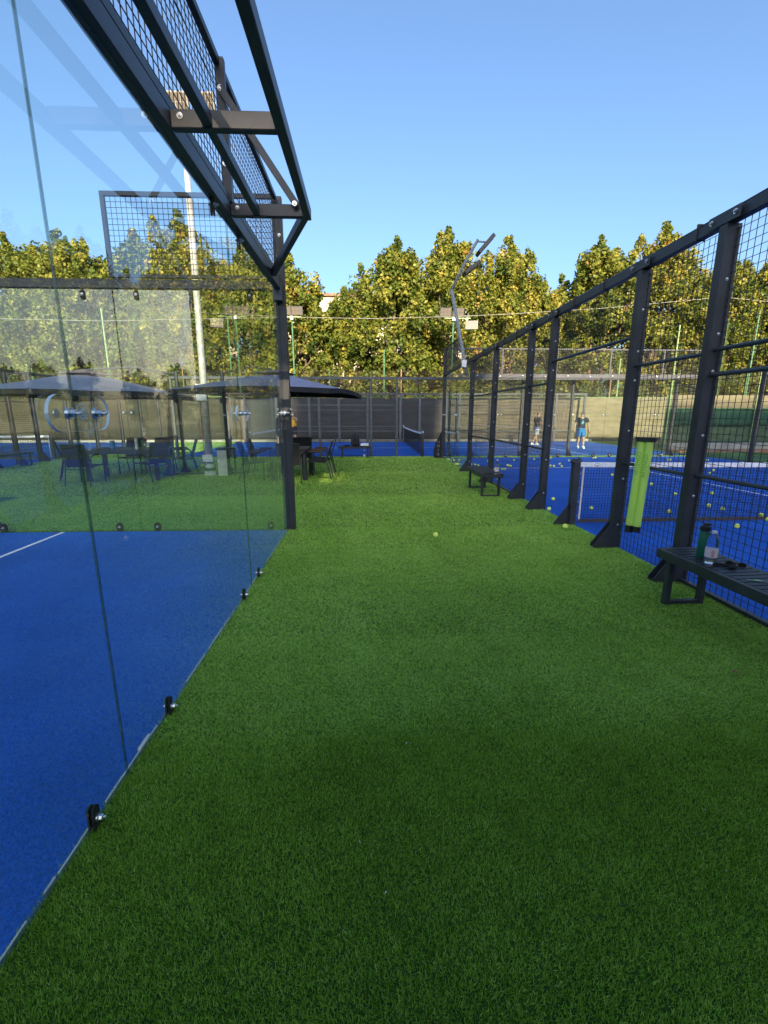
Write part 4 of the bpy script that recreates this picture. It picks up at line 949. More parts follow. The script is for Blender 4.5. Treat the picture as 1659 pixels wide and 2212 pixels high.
def parasol(cx_, cy_, rot, half, ze, zp, mx, my, label):
    r = empty('parasol', (cx_, cy_, 0), 0, label, 'parasol', 'side-post parasols on the terrace')
    b = MB(); lin = MB(); n = 10; R_ = Matrix.Rotation(rot, 3, 'Z')
    ring = []
    for s in range(4):
        c0 = Vector(((1, 1), (-1, 1), (-1, -1), (1, -1))[s] + (0,)); c1 = Vector(((1, 1), (-1, 1), (-1, -1), (1, -1))[(s + 1) % 4] + (0,))
        grid = []
        for i in range(n + 1):
            t = i / n; rowp = []
            for j in range(n + 1):
                u = j / n; p = (c0 * (1 - u) + c1 * u) * t * half
                sag = 0.05 * math.sin(PI * u) * t
                z = zp - (zp - ze) * (t ** 1.15) + sag * (1 if t < 1 else 1.2) - 0.03 * math.sin(PI * t)
                q = R_ @ p; rowp.append((q.x, q.y, z))
            grid.append(rowp)
        vs_ = [p for rw in grid for p in rw]
        fs_ = [(i * (n + 1) + j, i * (n + 1) + j + 1, (i + 1) * (n + 1) + j + 1, (i + 1) * (n + 1) + j) for i in range(n) for j in range(n)]
        b.add(vs_, fs_)
        lin.add([(x, y, z - 0.012) for x, y, z in vs_], [f[::-1] for f in fs_])
        vz = [grid[n][j] for j in range(n + 1)]
        vv = [p for p in vz] + [(x, y, z - 0.10) for x, y, z in vz]
        lin.add(vv, [(j, j + 1, j + n + 2, j + n + 1) for j in range(n)])
    cpy = b.build('canopy', umbfab, r, fix=False, smooth=True); lin.build('lining', umbin, cpy, fix=False)
    v = MB(); v.add([tuple(R_ @ Vector((sx * 0.42, sy * 0.42, 0)) + Vector((0, 0, zp - 0.045))) for sx, sy in ((1, 1), (-1, 1), (-1, -1), (1, -1))] + [(0, 0, zp + 0.07)], [(0, 1, 4), (1, 2, 4), (2, 3, 4), (3, 0, 4)])
    v.build('vent', mat('vent_brown', (0.20, 0.15, 0.16), 0.8), cpy, fix=False)
    for s in range(8):
        a = rot + s * PI / 4; Lr = half * (1.38 if s % 2 else 0.98)
        MB().bar((0, 0, zp - 0.08), (Lr * math.cos(a), Lr * math.sin(a), ze - 0.03), 0.02, 0.03).build('rib', steel, r)
    mx -= cx_; my -= cy_
    MB().tube([(mx, my, 0.05), (mx, my, zp + 0.08)], 0.042, 10).build('mast', steel, r)
    MB().tube([(mx, my, zp + 0.02), (mx * 0.5, my * 0.5, zp + 0.15), (0, 0, zp + 0.05)], 0.025, 8).build('arm', steel, r)
    MB().box((mx - 0.08, my - 0.08, 1.8), (mx + 0.08, my + 0.06, 1.93)).build('crank_box', blackpl, r, bevel=0.01)
    MB().tube([(mx + 0.07, my - 0.06, 1.88), (mx + 0.10, my - 0.1, 1.85), (mx + 0.11, my - 0.1, 1.6)], 0.014, 6).build('handle', blackpl, r)
    f_ = MB(); f_.bar((mx - 0.5, my - 0.14, 0.025), (mx + 0.5, my + 0.14, 0.025), 0.06, 0.04); f_.bar((mx - 0.14, my + 0.5, 0.066), (mx + 0.14, my - 0.5, 0.066), 0.06, 0.04); f_.lathe([(0.13, 0.08), (0.11, 0.14), (0.05, 0.2)], 10, (mx, my, 0)); f_.build('cross_base', blackpl, r)
    return r
parasol(-6.45, 10.9, rad(-9), 1.75, 1.96, 2.47, -4.66, 11.58, 'blue-grey parasol on the left, over the longer table with drinks')
parasol(-2.1, 11.0, rad(-10), 1.72, 2.03, 2.50, -3.58, 11.7, 'grey parasol on the right, cut by the dark corner post of the glass')

# things on and near the left table
def can(x, y, z, r, h, m, label, cat='can'):
    o = MB().lathe([(r * 0.85, 0), (r, 0.008), (r, h - 0.01), (r * 0.85, h)], 14).build(cat.replace(' ', '_'), m, None, (x, y, z), smooth=False)
    return tag(o, label, cat)
can(-5.95, 10.75, 0.73, 0.055, 0.2, bluelab, 'blue and white cup on the left table behind the near chair', 'cup')
can(-5.35, 10.65, 0.73, 0.035, 0.26, offwhite, 'clear tall glass standing on the left table', 'drinking glass')
can(-5.22, 10.7, 0.73, 0.035, 0.22, greenpaint, 'green bottle standing on the left table', 'bottle')
can(-5.0, 10.9, 0.73, 0.035, 0.09, limepaint, 'small lime cup at the right end of the left table', 'cup')
wb = empty('waste_bin', (-3.55, 11.45, 0), rad(12), 'small bin with a black lid and pale front next to the galvanised pole', 'bin')
MB().box((-0.22, -0.2, 0.66), (0.24, 0.2, 0.71)).build('lid', blackpl, wb); MB().box((-0.2, -0.18, 0.02), (0.02, -0.16, 0.65)).build('front_panel', offwhite, wb)
for sx, sy in ((-0.2, 0.17), (0.2, -0.17), (0.2, 0.17)): MB().box((sx - 0.015, sy - 0.015, 0), (sx + 0.015, sy + 0.015, 0.66)).build('leg', steel, wb)

# ------------------------------------------------------------------ benches
def bench(L_, W_, H_, label, nsl=None):
    """local x along the bench, slats across it"""
    r = empty('bench', (0, 0, 0), 0, label, 'bench', 'slatted black benches beside the fences')
    f_ = MB()
    for s in (-1, 1): f_.box((-L_ / 2, s * W_ / 2 - 0.02, H_ - 0.075), (L_ / 2, s * W_ / 2 + 0.02, H_ - 0.002))
    for s in (-1, 1): f_.box((s * L_ / 2 - 0.02, -W_ / 2 + 0.02, H_ - 0.07), (s * L_ / 2 + 0.02, W_ / 2 - 0.02, H_ - 0.003))
    f_.build('seat_frame', steel, r)
    n = nsl or int(L_ / 0.06)
    me = MB().box((-0.023, -W_ / 2 + 0.022, -0.012), (0.023, W_ / 2 - 0.022, 0)).mesh('slat'); me.materials.append(steel)
    for i in range(n): obj('slat', me, None, r, (-L_ / 2 + L_ * (i + 0.5) / n, 0, H_))
    for s in (-1, 1):
        x = s * (L_ / 2 - 0.12)
        for t in (-1, 1): MB().box((x - 0.025, t * (W_ / 2 - 0.02) - 0.02, 0.0), (x + 0.025, t * (W_ / 2 - 0.02) + 0.02, H_ - 0.076)).build('leg', steel, r)
        MB().box((x - 0.02, -W_ / 2 + 0.04, 0.002), (x + 0.02, W_ / 2 - 0.04, 0.032)).build('foot_bar', steel, r)
    return r
HBN = 0.45
b1 = bench(1.5, 0.34, HBN, 'nearest black slatted bench at the right edge with bottles on it'); b1.location = (2.66, 2.72, 0); b1.rotation_euler = (0, 0, PI / 2 + rad(3))
b2 = bench(1.25, 0.36, HBN, 'small black bench halfway along the right fence with a bottle'); b2.location = (2.36, 8.75, 0); b2.rotation_euler = (0, 0, PI / 2 + rad(0))
b3 = bench(1.15, 0.35, 0.40, 'black bench in front of the far centre fence with a backpack'); b3.location = (-0.4, 16.05, 0)
b4 = bench(1.6, 0.35, 0.42, 'bench along the fence of the leftmost court, at the left photo edge'); b4.location = (-10.35, 13.25, 0); b4.rotation_euler = (0, 0, PI / 2)

# near bench: bottles, sunglasses, wristband, keys
TOP = HBN
fl = empty('flask', (2.625, 3.22, TOP), 0, 'dark green flask with a black lid behind the water bottle', 'flask')
MB().lathe([(0.034, 0), (0.036, 0.004), (0.036, 0.20), (0.030, 0.215)], 20).build('body', tealplastic, fl, smooth=True)
MB().lathe([(0.036, 0.215), (0.037, 0.22), (0.037, 0.245), (0.028, 0.255), (0.02, 0.262)], 18).box((-0.012, -0.012, 0.26), (0.03, 0.012, 0.272)).build('lid', blackpl, fl)
MB().tube([(0.037 * math.cos(t), 0.037 * math.sin(t) - 0.01, 0.20 - 0.02 * math.cos(t)) for t in [i * PI / 6 for i in range(12)]], 0.003, 5, closed=True).build('loop', blackpl, fl)
def water_bottle(loc, label, h=1.0, rs=1.0):
    r = empty('water_bottle', loc, 0, label, 'bottle'); r.scale = (rs, rs, h)
    prof = [(0.022, 0.004), (0.030, 0.0), (0.034, 0.010), (0.030, 0.022), (0.033, 0.036), (0.033, 0.10), (0.029, 0.112), (0.032, 0.122), (0.028, 0.134), (0.031, 0.145), (0.027, 0.160), (0.020, 0.178), (0.012, 0.192), (0.012, 0.2)]
    MB().lathe(prof, 20).build('body', bottlem, r, smooth=True)
    MB().lathe([(0.0338, 0.042), (0.0338, 0.098)], 20).build('label', labelpink, r)
    lt = MB()
    for k in range(5): lt.box((-0.006 + 0.0, -0.0346, 0.052 + k * 0.008), (0.010, -0.0342, 0.056 + k * 0.008))
    lt.build('print', labelred, r, rot=(0, 0, rad(-30))); 
    MB().box((-0.008, -0.0346, 0.046), (0.008, -0.0342, 0.056)).box((-0.008, -0.0346, 0.070), (0.008, -0.0342, 0.090)).build('print', labelgreen, r, rot=(0, 0, rad(35)))
    MB().lathe([(0.0135, 0.198), (0.014, 0.200), (0.014, 0.214), (0.012, 0.216)], 14).build('cap', cappink, r)
    return r
water_bottle((2.585, 3.08, TOP), 'clear plastic water bottle with pink label on the nearest bench', 1.15, 1.25)
water_bottle((2.42, 8.1, HBN), 'clear water bottle on the small bench halfway along the fence', 1.25, 1.25)
sg = empty('sunglasses', (2.72, 3.0, TOP + 0.001), rad(-35), 'black sunglasses lying on the nearest bench', 'sunglasses')
for s in (-1, 1):
    MB().prism([(s * 0.036 + 0.026 * math.cos(t), 0.012 + 0.019 * math.sin(t)) for t in [i * PI / 6 for i in range(12)]], -0.002, 0.003, 'y').build('lens', blackpl, sg)
    MB().tube([(s * 0.062, 0, 0.02), (s * 0.06, 0.05, 0.012), (s * 0.045, 0.11, 0.004)], 0.003, 5).build('temple', blackpl, sg)
MB().tube([(-0.012, 0, 0.02), (0, 0, 0.024), (0.012, 0, 0.02)], 0.003, 5).build('bridge', blackpl, sg)
ws = empty('cloth_band', (2.63, 2.98, TOP + 0.002), rad(20), 'crumpled black band lying beside the water bottle', 'headband')
MB().tube([(-0.05, 0.06, 0.008), (-0.02, 0.045, 0.01), (0.0, 0.0, 0.012), (0.03, -0.04, 0.012), (0.045, -0.03, 0.018), (0.03, -0.01, 0.02)], [0.009, 0.012, 0.010, 0.014, 0.013, 0.008], 8).build('band', blackfab, ws, smooth=True)
MB().tube([(-0.03, -0.04, 0.008), (0.0, -0.05, 0.013), (0.03, -0.05, 0.008)], [0.01, 0.014, 0.009], 8).build('knot', blackfab, ws, smooth=True)
ky = empty('keys', (2.62, 2.70, TOP + 0.001), rad(-25), 'bunch of keys with a lime green tag on the nearest bench', 'keys')
MB().prism([(0.022 * math.cos(t), 0.013 * math.sin(t)) for t in [i * PI / 5 for i in range(10)]], 0.002, 0.006, 'z').build('key_tag', keylime, ky)
MB().prism([(0.01 + 0.014 * math.cos(t), -0.014 + 0.010 * math.sin(t)) for t in [i * PI / 5 for i in range(10)]], 0.007, 0.009, 'z').build('key_head', zinc, ky); MB().box((0.02, -0.018, 0.007), (0.065, -0.011, 0.009)).build('key', zinc, ky); MB().box((-0.06, -0.004, 0.002), (-0.02, 0.004, 0.004)).build('key', zinc, ky)
ph = MB().box((-0.04, -0.075, 0), (0.04, 0.075, 0.009)).build('phone', blackpl, None, (2.3, 8.18, HBN + 0.001), bevel=0.003, rot=(0, 0, rad(30))); tag(ph, 'dark phone lying on the small bench halfway along the fence', 'phone')
# backpack, cloth and bottle at the far bench
bpk = empty('backpack', (-0.38, 16.02, 0.40), 0, 'black backpack standing on the far centre bench', 'backpack')
b = MB(); prof = [(0.10, 0.0), (0.15, 0.03), (0.155, 0.18), (0.145, 0.30), (0.11, 0.38), (0.05, 0.43), (0.02, 0.44)]
o_ = len(b.v)
for r_, z_ in prof:
    for j in range(16):
        t = 2 * PI * j / 16; b.v.append((r_ * math.copysign(abs(math.cos(t)) ** 0.7, math.cos(t)), 0.62 * r_ * math.copysign(abs(math.sin(t)) ** 0.7, math.sin(t)), z_))
for i in range(len(prof) - 1):
    for j in range(16): b.f.append((i * 16 + j, i * 16 + (j + 1) % 16, (i + 1) * 16 + (j + 1) % 16, (i + 1) * 16 + j)); b.m.append(0)
b.f.append(tuple(range(15, -1, -1))); b.f.append(tuple((len(prof) - 1) * 16 + j for j in range(16))); b.m += [0, 0]
b.build('body', blackfab, bpk, smooth=True)
for s in (-1, 1): MB().tube([(s * 0.05, -0.09, 0.38), (s * 0.09, -0.13, 0.28), (s * 0.10, -0.12, 0.12), (s * 0.08, -0.10, 0.03)], 0.014, 6).build('strap', mat('strap_grey', (0.04, 0.04, 0.045), 0.8), bpk)
MB().box((-0.10, -0.115, 0.06), (0.10, -0.088, 0.19)).build('pocket', blackfab, bpk, bevel=0.012)
cw = MB(); rr_ = random.Random(5)
for i in range(9): cw.tube([(-0.13 + i * 0.03, -0.05, 0.02), (-0.12 + i * 0.028, 0.0, 0.05 + rr_.random() * 0.05), (-0.13 + i * 0.033, 0.06, 0.02)], [0.02, 0.03, 0.02], 6)
tag(cw.build('towel', [white], None, (-0.04, 15.99, 0.40), smooth=True), 'crumpled white and black cloth right of the backpack', 'towel')
tag(MB().tube([(-0.12, 0, 0.02), (-0.04, 0.0, 0.03), (0.05, 0.01, 0.03), (0.12, -0.01, 0.02)], [0.015, 0.03, 0.03, 0.012], 6).build('glove', blackfab, None, (-0.68, 16.0, 0.40)), 'small black cloth lying left of the backpack', 'cloth')
water_bottle((-0.06, 15.82, 0.0), 'empty clear bottle standing on the turf under the far centre bench', 1.3, 1.2)

# lime tube pair hanging on the mesh
TUB = empty('ball_tube', (2.885, 4.66, 0), 0, 'lime green double ball tube with black ends hanging on the fence', 'ball tube')
a0 = Vector((0.0, 0.0, 1.22)); ZL = 0.93
TUB.rotation_euler = (0, rad(4.5), rad(40))
TUB.location = (2.83, 4.46, 0.32)
for s in (-1, 1):
    dy = s * 0.037
    MB().tube([(0, dy, 0.06), (0, dy, 0.95)], 0.0365, 20, caps=False).build('tube', limetube, TUB, smooth=True)
    MB().tube([(0, dy, 0.0 - (0.012 if s > 0 else 0)), (0, dy, 0.062)], 0.039, 20).build('end_cap', blackpl, TUB)
MB().box((-0.045, -0.085, 0.945), (0.045, 0.085, 0.985)).box((-0.05, -0.095, 0.972), (0.05, 0.095, 0.992)).build('top_cap', blackpl, TUB, bevel=0.006)
tm = mat('tube_ink', (0.20, 0.48, 0.08), 0.6)
text('lettering', 'ARTENGO', 0.052, tm, TUB, (-0.0375, -0.037, 0.70), (0, rad(-90), 0), 0.0004)
text('lettering', 'ARTENGO', 0.052, tm, TUB, (-0.0375, 0.037, 0.72), (0, rad(-90), 0), 0.0004)

# ------------------------------------------------------------------ balls
bm_ = bpy.data.meshes.new('ball')
import bmesh
bm = bmesh.new(); bmesh.ops.create_icosphere(bm, subdivisions=3, radius=0.033); bm.to_mesh(bm_); bm.free()
bm_.polygons.foreach_set('use_smooth', [True] * len(bm_.polygons)); bm_.materials.append(ballm)
BG = 'yellow padel balls lying about'
near_corner = [(2.73, 14.69), (2.98, 15.18), (2.89, 14.51), (3.09, 14.64), (2.81, 13.61), (2.72, 13.29), (2.78, 13.31)]
trio = [(3.19, 13.33), (3.3, 13.32), (3.36, 13.15)]
row1 = [(4.24, 13.11), (4.24, 12.97), (4.26, 12.89)]
row2 = [(3.55, 12.11), (3.8, 12.18), (3.85, 12.13)]
alone = [((3.96, 14.23), 'padel ball by itself against the glass end, left of the second bench bottle'), ((3.78, 13.3), 'padel ball right of the group of three beyond the small bench'),
         ((4.91, 14.56), 'padel ball near the back glass, behind the third fence post'), ((3.11, 10.25), 'padel ball just behind the small bench bottle'),
         ((4.54, 11.03), 'padel ball on the near side of the service line, seen through the fence gap'), ((3.38, 7.76), 'padel ball in the middle of the gap left of the net'),
         ((2.96, 6.92), 'padel ball at the turf edge beside the fence post left of the net'), ((3.68, 6.96), 'padel ball low behind the net cords next to the net post'),
         ((2.7, 5.74), 'padel ball on the turf right below the net post'), ((0.87, 5.38), 'single padel ball alone in the middle of the green walkway'),
         ((4.77, 6.64), 'padel ball behind the net, right of the lime tube'), ((4.46, 5.72), 'padel ball in front of the net, just above the green flask'),
         ((5.09, 5.71), 'padel ball in front of the net, right of the bottles'), ((8.31, 8.88), 'padel ball under the mid rail close to the right edge'),
         ((11.09, 16.3), 'padel ball on the green strip beyond the back glass at right'), ((6.74, 12.81), 'padel ball showing just below the net tape left of the tube')]
back = [(5.69, 14.82), (6.17, 15.17), (6.42, 15.19), (6.67, 14.35)]
mid = [(5.43, 13.18), (5.46, 12.92), (5.54, 12.86), (5.95, 13.39), (5.73, 12.75)]
pair = [(7.9, 15.14), (8.01, 15.21)]; pair2 = [(10.09, 14.46), (10.17, 14.45)]
thru = [(6.01, 6.35), (5.87, 6.08), (5.78, 6.81), (5.75, 7.07), (6.19, 8.01), (6.73, 8.24), (5.93, 8.16)]
tubes = [(6.56, 10.12), (6.25, 9.38), (6.22, 10.91), (7.07, 11.1)]
tape = [(8.92, 11.1), (9.47, 11.68), (9.24, 11.98)]; far = [(11.38, 14.36), (11.76, 13.39), (11.63, 15.16)]
def ball(p, label):
    o = obj('padel_ball', bm_, None, None, (p[0], p[1], 0.037 if p[0] > XB(p[1]) else 0.052)); o.rotation_euler = (random.random() * 3, random.random() * 3, 0)
    tag(o, label, 'ball', BG)
for lst, lb in ((near_corner, ' of the seven padel balls at the far glass corner'), (trio, ' of three padel balls in a row beyond the small bench'),
                (row1, ' of three touching padel balls beyond the service line'), (row2, ' of the padel balls on the service line by the bottle'),
                (back, ' of the padel balls along the back glass'), (mid, ' of five padel balls seen in the fence gap'),
                (pair, ' of two padel balls side by side at the back glass'), (pair2, ' of two padel balls touching above the net tape'),
                (thru, ' of seven padel balls right of the big fence post'), (tubes, ' of four padel balls beside the lime tube'),
                (tape, ' of three padel balls just under the net tape'), (far, ' of the padel balls above the net tape, far right')):
    ordn = ['leftmost', 'second from the left', 'third from the left', 'fourth from the left', 'fifth from the left', 'sixth from the left', 'rightmost']
    so_ = sorted(lst, key=lambda p: p[0] / p[1])
    for k, p in enumerate(so_): ball(p, ('rightmost' if k == len(so_) - 1 else ordn[k]) + lb)
for p, lb in alone: ball(p, lb)

# ------------------------------------------------------------------ people
def person(loc, rz, J, top, bottom, hairm, label, sleeve=0.45, scale=0.95, shoe=None, short_len=0.85, emblem=False, hair_full=True):
    """J: joint name -> position (facing +y, metres), R_: radii. The body is grown as one skin over its joints."""
    root = empty('person', (loc[0], loc[1], 0), rz, label, 'person')
    root.scale = (scale,) * 3
    names = ['pelvis', 'waist', 'chest', 'neck', 'headlow', 'head', 'headtop']
    edges = [('pelvis', 'waist'), ('waist', 'chest'), ('chest', 'neck'), ('neck', 'headlow'), ('headlow', 'head'), ('head', 'headtop')]
    for s in 'lr':
        names += [s + 'sh', s + 'el', s + 'wr', s + 'hand', s + 'hip', s + 'knee', s + 'calf', s + 'ank', s + 'toe', s + 'heel']
        edges += [('chest', s + 'sh'), (s + 'sh', s + 'el'), (s + 'el', s + 'wr'), (s + 'wr', s + 'hand'), ('pelvis', s + 'hip'), (s + 'hip', s + 'knee'), (s + 'knee', s + 'calf'), (s + 'calf', s + 'ank'), (s + 'ank', s + 'toe'), (s + 'ank', s + 'heel')]
    rads = dict(pelvis=(.15, .11), waist=(.145, .10), chest=(.17, .115), neck=(.055, .055), headlow=(.062, .07), head=(.08, .098), headtop=(.055, .07), sh=(.062, .062), el=(.043, .043), wr=(.028, .03), hand=(.028, .04),
                hip=(.095, .095), knee=(.06, .062), calf=(.052, .055), ank=(.035, .038), toe=(.035, .025), heel=(.033, .03))
    J = dict(J)
    for s in 'lr':
        J.setdefault(s + 'calf', tuple(Vector(J[s + 'knee']).lerp(Vector(J[s + 'ank']), 0.35)))
        a = Vector(J[s + 'ank']); f_ = J.get(s + 'foot', (0, 1, 0)); J.setdefault(s + 'toe', tuple(a + Vector(f_) * 0.16 + Vector((0, 0, -0.05)))); J.setdefault(s + 'heel', tuple(a - Vector(f_) * 0.05 + Vector((0, 0, -0.045))))
        J.setdefault(s + 'hand', tuple(Vector(J[s + 'wr']) + (Vector(J[s + 'wr']) - Vector(J[s + 'el'])).normalized() * 0.10))
    vs_ = [J[n] for n in names]; idx = {n: i for i, n in enumerate(names)}
    me = bpy.data.meshes.new('skeleton'); me.from_pydata(vs_, [(idx[a], idx[b_]) for a, b_ in edges], []); me.update()
    o = bpy.data.objects.new('skeleton', me); C.objects.link(o)
    md = o.modifiers.new('skin', 'SKIN'); md.use_smooth_shade = True
    for n, i in idx.items():
        r_ = rads.get(n) or rads.get(n[1:]); me.skin_vertices[0].data[i].radius = r_
    me.skin_vertices[0].data[0].use_root = True
    s2 = o.modifiers.new('sub', 'SUBSURF'); s2.levels = 2; s2.render_levels = 2
    dg = bpy.context.evaluated_depsgraph_get(); dg.update()
    body = bpy.data.meshes.new_from_object(o.evaluated_get(dg)); bpy.data.objects.remove(o)
    body.name = 'body'; body.materials.clear(); body.materials.append(skin)
    obj('body', body, None, root)
    segs = [(Vector(J[a]), Vector(J[b_]), a, b_) for a, b_ in edges]
    co_ = [v.co.copy() for v in body.vertices]; no_ = [v.normal.copy() for v in body.vertices]
    def near(p):
        best = None
        for A_, B_, a, b_ in segs:
            d = B_ - A_; t = max(0, min(1, (p - A_).dot(d) / d.length_squared)); q = (A_ + d * t - p).length
            if best is None or q < best[0]: best = (q, a, b_, t)
        return best
    reg = []
    for p in co_:
        q, a, b_, t = near(p); r_ = 'skin'
        if b_ in ('waist', 'chest') or (a == 'chest' and b_ != 'neck'): r_ = 'top' if not (b_ == 'waist' and t < 0.3) else 'bottom'
        elif b_ == 'neck': r_ = 'top' if t < 0.62 else 'skin'
        elif b_ in ('lel', 'rel'): r_ = 'top' if t < sleeve * 1.4 else 'skin'
        elif b_ in ('lhip', 'rhip'): r_ = 'bottom'
        elif b_ in ('lknee', 'rknee'): r_ = 'bottom' if t < short_len else 'skin'
        elif b_ in ('ltoe', 'rtoe', 'lheel', 'rheel'): r_ = 'shoe'
        elif b_ in ('lank', 'rank') and t > 0.8: r_ = 'shoe'
        elif b_ in ('head', 'headtop', 'headlow'):
            if b_ == 'headlow': r_ = 'skin'
            else:
                hv = p - Vector(J['head']); fw = Vector(J.get('face', (0, 1, 0)))
                r_ = 'hair' if (hv.z > 0.055 or (hv.dot(fw) < -0.02 and hv.z > -0.05)) else 'skin'
        reg.append(r_)
    def shell(kind, off, m, nm, flare=0.0):
        fs_ = [tuple(f.vertices) for f in body.polygons if sum(reg[v] == kind for v in f.vertices) >= 3]
        used = sorted({v for f in fs_ for v in f}); mp = {v: i for i, v in enumerate(used)}
        if not used: return
        me2 = bpy.data.meshes.new(nm); me2.from_pydata([co_[v] + no_[v] * off for v in used], [], [tuple(mp[v] for v in f) for f in fs_]); me2.update()
        me2.polygons.foreach_set('use_smooth', [True] * len(me2.polygons)); me2.materials.append(m)
        s_ = obj(nm, me2, None, root); sm = s_.modifiers.new('thickness', 'SOLIDIFY'); sm.thickness = 0.006; sm.offset = 0
        return s_
    shell('top', 0.020, top, 'shirt'); shell('bottom', 0.026, bottom, 'shorts'); shell('hair', 0.010, hairm, 'hair'); shell('shoe', 0.012, shoe or white, 'shoes')
    fw = Vector(J.get('face', (0, 1, 0))).normalized(); sd_ = Vector((fw.y, -fw.x, 0)); hc = Vector(J['head'])
    face = MB()
    for s in (-1, 1): face.lathe([(0.004, -0.004), (0.009, 0.0), (0.004, 0.005)], 8, tuple(hc + fw * 0.092 + sd_ * s * 0.032 + Vector((0, 0, 0.005))))
    face.build('eyes', hair_d, root)
    MB().tube([tuple(hc + fw * 0.092 + Vector((0, 0, 0.0))), tuple(hc + fw * 0.112 + Vector((0, 0, -0.035))), tuple(hc + fw * 0.094 + Vector((0, 0, -0.042)))], [0.008, 0.014, 0.008], 6).build('nose', skin, root)
    MB().tube([tuple(hc + fw * 0.088 + sd_ * s * 0.024 + Vector((0, 0, -0.068))) for s in (-1, 0, 1)], 0.006, 6).build('mouth', mat('lips', (0.3, 0.1, 0.09), 0.6), root)
    for s in (-1, 1): MB().lathe([(0.008, -0.026), (0.014, 0.0), (0.01, 0.026)], 6, tuple(hc + sd_ * s * 0.084)).build('ear', skin, root)
    for s in 'lr':      # fingers: four and a thumb
        wr = Vector(J[s + 'wr']); hd = Vector(J[s + 'hand']); d = (hd - wr).normalized(); side = d.cross(Vector((1, 0, 0)));
        side = side.normalized() if side.length > 0.1 else Vector((0, 1, 0))
        fb = MB()
        for k, ln in enumerate((0.060, 0.070, 0.066, 0.052)):
            b0 = hd + side * (k - 1.5) * 0.019; inw = Vector((-0.012 if s == 'r' else 0.012, 0, 0)) * -1
            fb.tube([tuple(b0 - d * 0.02), tuple(b0 + d * ln * 0.5), tuple(b0 + d * ln + inw)], [0.010, 0.009, 0.007], 6)
        fb.tube([tuple(hd - d * 0.05 + side * 0.03), tuple(hd - d * 0.01 + side * 0.052), tuple(hd + d * 0.02 + side * 0.05)], [0.011, 0.010, 0.008], 6)
        fb.build('fingers', skin, root, smooth=True)
    if emblem:
        e = MB(); c = Vector(J['chest'])
        e.prism([(0.058 * math.cos(t), 0.066 * math.sin(t)) for t in [i * PI / 8 for i in range(16)]], 0, 0.003, 'y')
        r0, r1 = 0.018, 0.034
        for i in range(12):
            a, b2 = 2 * PI * i / 12, 2 * PI * (i + 1) / 12
            e.add([(r0 * math.cos(a), 0.003, 0.090 + r0 * math.sin(a)), (r1 * math.cos(a), 0.003, 0.090 + r1 * math.sin(a)), (r1 * math.cos(b2), 0.003, 0.090 + r1 * math.sin(b2)), (r0 * math.cos(b2), 0.003, 0.090 + r0 * math.sin(b2))], [(0, 1, 2, 3)])
        em = e.build('emblem', teal, root, tuple(c + Vector((0, 0.150, -0.10))), (rad(-8), 0, 0))
        k = MB()
        for i in range(3): k.add([(-0.04 + i * 0.022, 0.005, -0.03), (-0.025 + i * 0.022, 0.005, -0.03), (-0.04 + i * 0.026, 0.005, -0.01 + i * 0.015), (-0.055 + i * 0.026, 0.005, -0.01 + i * 0.012)], [(0, 1, 2, 3)])
        k.build('emblem_stripes', tee_n, em, fix=False)
    return root
base = dict(pelvis=(0, 0, .93), waist=(0, 0.0, 1.08), chest=(0, -0.01, 1.33), neck=(0, 0, 1.49), headlow=(0, 0.025, 1.58), head=(0, 0.03, 1.66), headtop=(0, 0.01, 1.735))
def mk(**k): d = dict(base); d.update(k); return d
P1 = mk(lsh=(-.19, -.01, 1.41), lel=(-.23, .03, 1.13), lwr=(-.20, .16, .92), rsh=(.19, -.01, 1.41), rel=(.23, .02, 1.13), rwr=(.20, .18, .93),
        lhip=(-.10, 0, .88), lknee=(-.11, .10, .50), lank=(-.11, .12, .09), rhip=(.10, 0, .88), rknee=(.11, -.10, .50), rank=(.11, -.34, .12), headlow=(0, .05, 1.57), head=(0, .07, 1.64), headtop=(0, .06, 1.72))
pr = person((8.35, 21.7), rad(-75), P1, tee_b, shortw, hair_b, 'player in a black t-shirt and pale shorts walking to the right', scale=0.93)
rk = empty('padel_racket', (8.72, 21.55, 0.0), rad(-60), 'padel racket held low by the player in pale shorts', 'racket')
MB().prism([(0.13 * math.cos(t), 0.60 + 0.15 * math.sin(t)) for t in [i * PI / 8 for i in range(16)]], -0.018, 0.018, 'y').build('head', mat('racket_dark', (0.05, 0.05, 0.08), 0.4), rk, bevel=0.006)
MB().tube([(0, 0, 0.72), (0, 0, 0.90)], 0.016, 8).build('grip', blackfab, rk)
P2 = mk(lsh=(-.22, 0, 1.41), lel=(-.31, 0, 1.14), lwr=(-.35, .05, .90), rsh=(.22, 0, 1.41), rel=(.30, 0, 1.14), rwr=(.31, .06, .90),
        lhip=(-.10, 0, .88), lknee=(-.13, .06, .50), lank=(-.12, .12, .09), rhip=(.10, 0, .88), rknee=(.11, .02, .50), rank=(.10, -.03, .10), face=(0.85, 0.5, 0))
person((9.55, 19.62), rad(180 - 8), P2, tee_n, shortb, hair_d, 'bearded player in a navy t-shirt with a light blue print and blue shorts', emblem=True, scale=0.93, sleeve=0.42)
P3 = mk(waist=(0, .03, 1.08), chest=(0, .07, 1.31), neck=(0, .12, 1.46), headlow=(0, .16, 1.54), head=(0, .18, 1.61), headtop=(0, .18, 1.69), lsh=(-.19, .07, 1.38), lel=(-.22, .12, 1.10), lwr=(-.16, .26, .90), rsh=(.19, .07, 1.38), rel=(.22, .12, 1.10), rwr=(.16, .26, .90),
        lhip=(-.10, 0, .88), lknee=(-.13, .08, .50), lank=(-.14, .0, .09), rhip=(.10, 0, .88), rknee=(.13, .06, .50), rank=(.15, -.02, .09))
